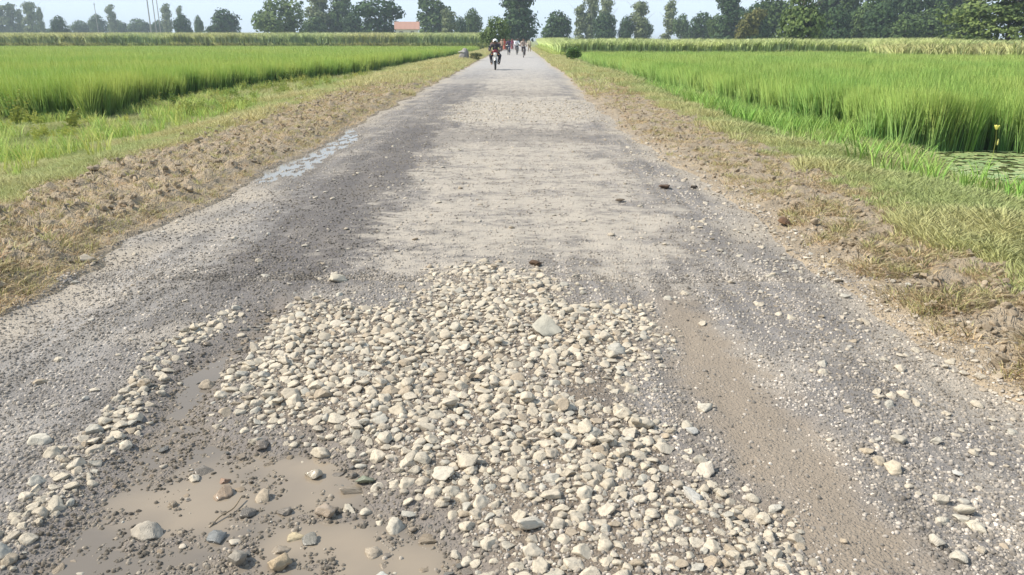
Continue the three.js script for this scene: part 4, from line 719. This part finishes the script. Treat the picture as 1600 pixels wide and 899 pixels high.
function person(name, label, pos, turn, J, o, group) {   // J: joints; z forward, x to the figure's left
  const t = thing(name, label, 'person', pos, turn, group), cell = o.cell ?? 0.032, M = (p) => [-p[0], p[1], p[2]];
  const arm = (S) => [[S(J.sh), S(J.el), 0.05, 0.04], [S(J.el), S(J.ha), 0.04, 0.028]], I = (p) => p;
  const armsL = J.el2 ? [[M(J.sh), M(J.el2), 0.05, 0.04], [M(J.el2), M(J.ha2), 0.04, 0.028]] : arm(M);
  const legR = [[J.hip, J.kn, 0.085, 0.058], [J.kn, J.an, 0.055, 0.038], [J.an, J.to, 0.042, 0.03]], legL = J.kn2 ? [[M(J.hip), M(J.kn2), 0.085, 0.058], [M(J.kn2), M(J.an2), 0.055, 0.038], [M(J.an2), M(J.to2), 0.042, 0.03]] : legR.map(([a, b, c, d]) => [M(a), M(b), c, d]);
  const torso = [[J.pe, J.ch, 0.125, 0.13], [J.ch, J.ne, 0.10, 0.06], [J.sh, M(J.sh), 0.065, 0.065], [J.ne, J.hd, 0.055, 0.06]];
  const head = [[[J.hd[0], J.hd[1] - 0.03, J.hd[2] + 0.01], [J.hd[0], J.hd[1] + 0.05, J.hd[2] - 0.01], 0.078, 0.088], [[J.hd[0], J.hd[1] - 0.03, J.hd[2] + 0.08], [J.hd[0], J.hd[1] + 0.0, J.hd[2] + 0.085], 0.02, 0.014], [[J.hd[0] + 0.085, J.hd[1], J.hd[2]], [J.hd[0] - 0.085, J.hd[1], J.hd[2]], 0.02, 0.02]];
  const body = field([...torso, ...head, ...arm(I), ...armsL, ...legR, ...legL], cell);
  const hands = [];
  for (const H of [J.ha, J.ha2 ? M(J.ha2) : M(J.ha)]) { const e = H === J.ha ? 1 : -1; hands.push(new THREE.SphereGeometry(0.045, 8, 6).scale(0.9, 0.5, 1).translate(...H)); for (let f = 0; f < 4; f++) hands.push(limb([H[0] + (f - 1.5) * 0.02, H[1], H[2] + 0.03], [H[0] + (f - 1.5) * 0.021, H[1] - 0.015, H[2] + 0.075 + 0.008 * (f % 3)], 0.009, 0.008, 5), limb([H[0] + (f - 1.5) * 0.021, H[1] - 0.015, H[2] + 0.075 + 0.008 * (f % 3)], [H[0] + (f - 1.5) * 0.02, H[1] - 0.045, H[2] + 0.06], 0.008, 0.007, 5)); hands.push(limb([H[0] - e * 0.035, H[1], H[2]], [H[0] - e * 0.05, H[1] - 0.02, H[2] + 0.045], 0.011, 0.008, 5)); }
  obj('body', mergeGeometries([plain(body), ...hands.map(plain)]), SKIN, t);
  const grow = (l, r) => l.map(([a, b, c, d]) => [a, b, c + r, d + r]);
  const cut = (seg, f) => [seg[0], seg[0].map((v, i) => lerp(v, seg[1][i], f)), seg[2], lerp(seg[2], seg[3], f)];
  obj('shirt', field(grow([...torso.slice(0, 3), arm(I)[0], cut(arm(I)[1], o.sleeve ?? 0.5), armsL[0], cut(armsL[1], o.sleeve ?? 0.5)], 0.022), cell), std(o.shirt, 0.85), t);
  if (o.skirt) { const g = new THREE.LatheGeometry([[0.15, 0.0], [0.17, -0.15], [0.24, -0.8], [0.20, -0.82]].map((p) => new THREE.Vector2(...p)), 14).translate(J.pe[0], J.pe[1] + 0.05, J.pe[2]); obj('sari_skirt', g, std(o.skirt, 0.85, { side: THREE.DoubleSide }), t); }
  else obj('trousers', field(grow([[J.pe, J.pe, 0.12, 0.12], legR[0], cut(legR[1], 0.92), legL[0], cut(legL[1], 0.92)], 0.02), cell), std(o.legs, 0.9), t);
  if (o.cap) { obj('helmet', new THREE.SphereGeometry(0.135, 16, 10, 0, 6.283, 0, 1.9).translate(J.hd[0], J.hd[1] + 0.035, J.hd[2] - 0.01), std(o.cap, 0.35), t); obj('visor', new THREE.SphereGeometry(0.128, 14, 8, 0.9, 1.3, 1.25, 0.65).translate(J.hd[0], J.hd[1] + 0.03, J.hd[2]), std([0.03, 0.03, 0.035], 0.2), t); }
  else obj('hair', new THREE.SphereGeometry(0.108, 14, 9, 0, 6.283, 0, 1.55).rotateX(-0.35).translate(J.hd[0], J.hd[1] + 0.035, J.hd[2] - 0.012), HAIR, t);
  if (o.scarf) obj('sari_drape', [new THREE.SphereGeometry(0.125, 12, 8, 0, 6.283, 0, 1.7).rotateX(-0.4).translate(J.hd[0], J.hd[1] + 0.03, J.hd[2] - 0.02), new THREE.BoxGeometry(0.36, 0.5, 0.05).translate(0, J.ch[1], J.ch[2] - 0.15)], std(o.scarf, 0.85), t);
  const eyes = []; for (const e of [-1, 1]) eyes.push(new THREE.SphereGeometry(0.012, 6, 5).translate(J.hd[0] + e * 0.032, J.hd[1] + 0.012, J.hd[2] + 0.078)); obj('eyes', eyes, std([0.03, 0.025, 0.02], 0.3), t);
  obj('mouth', new THREE.BoxGeometry(0.045, 0.01, 0.012).translate(J.hd[0], J.hd[1] - 0.055, J.hd[2] + 0.078), std([0.16, 0.06, 0.05]), t);
  return t;
}
const tyreMat = std([0.025, 0.024, 0.023], 0.85), steel = std([0.5, 0.5, 0.5], 0.35, { metalness: 0.8 }), blackMat = std([0.03, 0.03, 0.032], 0.5);
function wheel(parent, z, R, w) {
  const tyre = obj('wheel', new THREE.TorusGeometry(R - w, w, 8, 26).rotateY(Math.PI / 2).translate(0, R, z), tyreMat, parent);
  const sp = []; for (let i = 0; i < 14; i++) { const a = i / 14 * 6.283; sp.push(limb([0, R, z], [0, R + Math.cos(a) * (R - w * 2), z + Math.sin(a) * (R - w * 2)], 0.003, 0.003, 4)); } sp.push(new THREE.CylinderGeometry(0.04, 0.04, 0.1, 10).rotateZ(Math.PI / 2).translate(0, R, z), new THREE.TorusGeometry(R - w * 1.9, w * 0.4, 6, 24).rotateY(Math.PI / 2).translate(0, R, z)); obj('rim', sp, steel, tyre); return tyre;
}
function motorcycle(pos, turn, label) {
  const t = thing('motorcycle', label, 'motorcycle', pos, turn); wheel(t, 0.66, 0.30, 0.05); wheel(t, -0.62, 0.30, 0.055);
  const red = std([0.16, 0.02, 0.022], 0.3), silver = std([0.55, 0.53, 0.50], 0.4, { metalness: 0.5 });
  obj('fork', [limb([0.09, 0.3, 0.66], [0.09, 0.95, 0.42], 0.024, 0.02), limb([-0.09, 0.3, 0.66], [-0.09, 0.95, 0.42], 0.024, 0.02)], steel, t);
  obj('front_fender', new THREE.TorusGeometry(0.33, 0.075, 8, 14, 1.9).rotateZ(0.6).rotateY(-Math.PI / 2).translate(0, 0.31, 0.66), silver, t);
  const hl = obj('headlight', new THREE.SphereGeometry(0.1, 14, 10).scale(1, 1, 0.7).translate(0, 0.84, 0.55), std([0.75, 0.72, 0.62], 0.15), t); obj('headlight_rim', new THREE.TorusGeometry(0.1, 0.016, 6, 18).translate(0, 0.84, 0.57), steel, hl);
  obj('cowl', new THREE.SphereGeometry(0.16, 12, 8).scale(1.1, 0.75, 0.55).translate(0, 0.98, 0.5), red, t);
  obj('number_plate', new THREE.BoxGeometry(0.2, 0.1, 0.012).translate(0, 0.68, 0.62), std([0.7, 0.66, 0.55]), t);
  obj('handlebar', [limb([0.36, 1.02, 0.32], [0.12, 1.04, 0.42], 0.014, 0.014), limb([-0.36, 1.02, 0.32], [-0.12, 1.04, 0.42], 0.014, 0.014), limb([-0.12, 1.04, 0.42], [0.12, 1.04, 0.42], 0.014, 0.014)], blackMat, t);
  for (const s of [-1, 1]) { const m = obj('mirror', new THREE.SphereGeometry(0.055, 10, 8).scale(1.3, 0.9, 0.4).translate(s * 0.33, 1.24, 0.38), blackMat, t); obj('mirror_stalk', limb([s * 0.26, 1.03, 0.36], [s * 0.33, 1.22, 0.38], 0.007, 0.006, 5), steel, m); obj('turn_signal', new THREE.SphereGeometry(0.032, 8, 6).translate(s * 0.19, 0.84, 0.5), std([0.6, 0.25, 0.04], 0.3), t); }
  obj('fuel_tank', new THREE.SphereGeometry(0.2, 14, 10).scale(0.75, 0.65, 1.35).translate(0, 0.86, 0.17), red, t);
  obj('seat', new THREE.SphereGeometry(0.2, 12, 8).scale(0.7, 0.3, 2.1).translate(0, 0.8, -0.35), blackMat, t);
  obj('engine', [new THREE.BoxGeometry(0.24, 0.28, 0.34).translate(0, 0.45, 0.08), new THREE.CylinderGeometry(0.09, 0.09, 0.24, 10).rotateX(0.4).translate(0, 0.62, 0.18)], std([0.2, 0.2, 0.2], 0.45, { metalness: 0.6 }), t);
  obj('crash_bar', new THREE.TorusGeometry(0.24, 0.014, 6, 20, 3.1).rotateZ(Math.PI).translate(0, 0.56, 0.34), steel, t);
  obj('frame', [limb([0, 0.9, 0.4], [0, 0.35, 0.2], 0.025, 0.025), limb([0, 0.35, 0.2], [0, 0.35, -0.3], 0.025, 0.025), limb([0.06, 0.3, -0.62], [0.05, 0.75, -0.4], 0.02, 0.02), limb([-0.06, 0.3, -0.62], [-0.05, 0.75, -0.4], 0.02, 0.02)], blackMat, t);
  obj('exhaust', limb([-0.17, 0.32, 0.2], [-0.19, 0.38, -0.7], 0.03, 0.045, 8), steel, t); return t;
}
function bicycle(pos, turn, label) {
  const t = thing('bicycle', label, 'bicycle', pos, turn); wheel(t, 0.55, 0.34, 0.02); wheel(t, -0.52, 0.34, 0.02);
  obj('frame', [limb([0, 0.34, -0.52], [0, 0.33, -0.05], 0.014, 0.016), limb([0, 0.33, -0.05], [0, 0.88, -0.2], 0.018, 0.016), limb([0, 0.8, -0.18], [0, 0.84, 0.38], 0.016, 0.016), limb([0, 0.33, -0.05], [0, 0.78, 0.4], 0.018, 0.018), limb([0, 0.34, -0.52], [0, 0.8, -0.18], 0.012, 0.012), limb([0, 0.34, 0.55], [0, 0.98, 0.36], 0.016, 0.016)], blackMat, t);
  obj('handlebar', [limb([-0.28, 1.0, 0.28], [0, 1.02, 0.38], 0.012, 0.012), limb([0.28, 1.0, 0.28], [0, 1.02, 0.38], 0.012, 0.012)], steel, t);
  obj('saddle', new THREE.SphereGeometry(0.13, 10, 8).scale(0.7, 0.35, 1).translate(0, 0.92, -0.22), blackMat, t);
  obj('mudguard', new THREE.TorusGeometry(0.365, 0.025, 6, 14, 2.2).rotateZ(0.3).rotateY(-Math.PI / 2).translate(0, 0.34, 0.55), blackMat, t);
  for (const s of [-1, 1]) obj('pedal', [new THREE.BoxGeometry(0.1, 0.02, 0.08).translate(s * 0.13, 0.33 - s * 0.16, -0.05), limb([s * 0.07, 0.33, -0.05], [s * 0.08, 0.33 - s * 0.16, -0.05], 0.01, 0.01, 5)], steel, t); return t;
}
const RIDER = { pe: [0, 0.88, -0.2], ch: [0, 1.16, -0.13], ne: [0, 1.38, -0.09], hd: [0, 1.5, -0.05], sh: [0.19, 1.32, -0.1], el: [0.33, 1.12, 0.08], ha: [0.33, 1.04, 0.3], hip: [0.1, 0.86, -0.16], kn: [0.24, 0.74, 0.26], an: [0.19, 0.36, 0.06], to: [0.2, 0.31, 0.22] };
const CYCLIST = { pe: [0, 1.0, -0.22], ch: [0, 1.27, -0.13], ne: [0, 1.48, -0.05], hd: [0, 1.6, 0.0], sh: [0.18, 1.42, -0.06], el: [0.27, 1.22, 0.1], ha: [0.27, 1.03, 0.27], hip: [0.09, 0.97, -0.2], kn: [0.13, 0.72, 0.2], an: [0.12, 0.28, 0.0], to: [0.13, 0.2, 0.14], kn2: [0.13, 0.86, 0.2], an2: [0.12, 0.56, -0.04], to2: [0.13, 0.5, 0.1] };
const WALK = { pe: [0, 0.94, 0], ch: [0, 1.22, 0.01], ne: [0, 1.44, 0.01], hd: [0, 1.57, 0.02], sh: [0.18, 1.38, 0], el: [0.25, 1.1, -0.06], ha: [0.26, 0.86, 0.03], el2: [0.24, 1.1, 0.04], ha2: [0.24, 0.88, 0.16], hip: [0.09, 0.9, 0], kn: [0.1, 0.5, 0.16], an: [0.1, 0.1, 0.14], to: [0.11, 0.05, 0.28], kn2: [0.1, 0.5, 0.02], an2: [0.1, 0.12, -0.22], to2: [0.1, 0.05, -0.1] };
const stand = (px, py) => { const [x, d] = spot(px, py); return [x, roadH(x, d), -d]; };
{
  const face = 0.02, p = stand(774, 109); motorcycle(p, face, 'dark red motorcycle coming along the road with its rider');
  person('person', 'motorcycle rider in dark jacket and white helmet', p, face, RIDER, { shirt: [0.055, 0.045, 0.05], legs: [0.025, 0.025, 0.04], cap: [0.82, 0.82, 0.80], sleeve: 1, cell: 0.026 });
  const PILL = { ...RIDER, pe: [0.02, 0.93, -0.52], ch: [0.0, 1.22, -0.46], ne: [-0.02, 1.44, -0.42], hd: [-0.10, 1.53, -0.40], sh: [0.2, 1.38, -0.43], el: [0.3, 1.14, -0.34], ha: [0.24, 0.98, -0.16], hip: [0.12, 0.92, -0.5], kn: [0.27, 0.76, -0.08], an: [0.22, 0.36, -0.22], to: [0.23, 0.31, -0.08] };
  person('person', 'bare headed passenger sitting behind the motorcycle rider', p, face, PILL, { shirt: [0.20, 0.12, 0.11], legs: [0.03, 0.03, 0.04], sleeve: 0.5 });
  const a = stand(818, 90); bicycle(a, 0.03, 'dark bicycle at the right, under the rider in a tan shirt'); person('person', 'cyclist in a tan shirt and dark trousers at the right', a, 0.03, CYCLIST, { shirt: [0.42, 0.33, 0.28], legs: [0.07, 0.05, 0.06], sleeve: 0.3 });
  const b = stand(795, 86); bicycle(b, -0.15, 'dark bicycle left of the one under the white shirt'); person('person', 'cyclist in a dark purple shirt, leftmost of three cyclists', b, -0.15, CYCLIST, { shirt: [0.10, 0.06, 0.11], legs: [0.05, 0.06, 0.11], sleeve: 0.3 });
  const c = stand(807.5, 85.5); bicycle(c, 0.1, 'bicycle in the middle, under the rider in a white shirt'); person('person', 'cyclist in a white shirt, middle of three cyclists', c, 0.1, CYCLIST, { shirt: [0.78, 0.79, 0.82], legs: [0.10, 0.10, 0.12], sleeve: 0.5 });
  [[803, 77.5, [0.70, 0.62, 0.66], [0.55, 0.5, 0.55], 'walker in pale pink clothes behind the cyclists', 0], [784, 79.5, [0.50, 0.34, 0.25], [0.42, 0.28, 0.2], 'woman in a tan sari, left of the far walking group', [0.52, 0.40, 0.30]], [788, 79, [0.45, 0.10, 0.06], [0.45, 0.12, 0.08], 'woman in a red sari in the far walking group', [0.48, 0.13, 0.08]], [791.5, 78.5, [0.52, 0.32, 0.24], [0.40, 0.2, 0.15], 'woman in an orange brown sari, right of the far walking group', [0.5, 0.25, 0.16]], [800, 78, [0.35, 0.08, 0.12], [0.3, 0.1, 0.12], 'woman in a crimson sari beside the pale pink walker', [0.36, 0.08, 0.12]], [827, 81, [0.66, 0.58, 0.42], [0.3, 0.24, 0.16], 'walker in cream clothes at the right road edge by the cane', 0]].forEach(([px, py, s, l, label, sc], i) => person('person', label, stand(px, py), 0.3 * (i % 3 - 1), WALK, { shirt: s, legs: l, skirt: sc ? l : undefined, scarf: sc || undefined, cell: 0.04 }));
}

renderer.render(scene, camera);
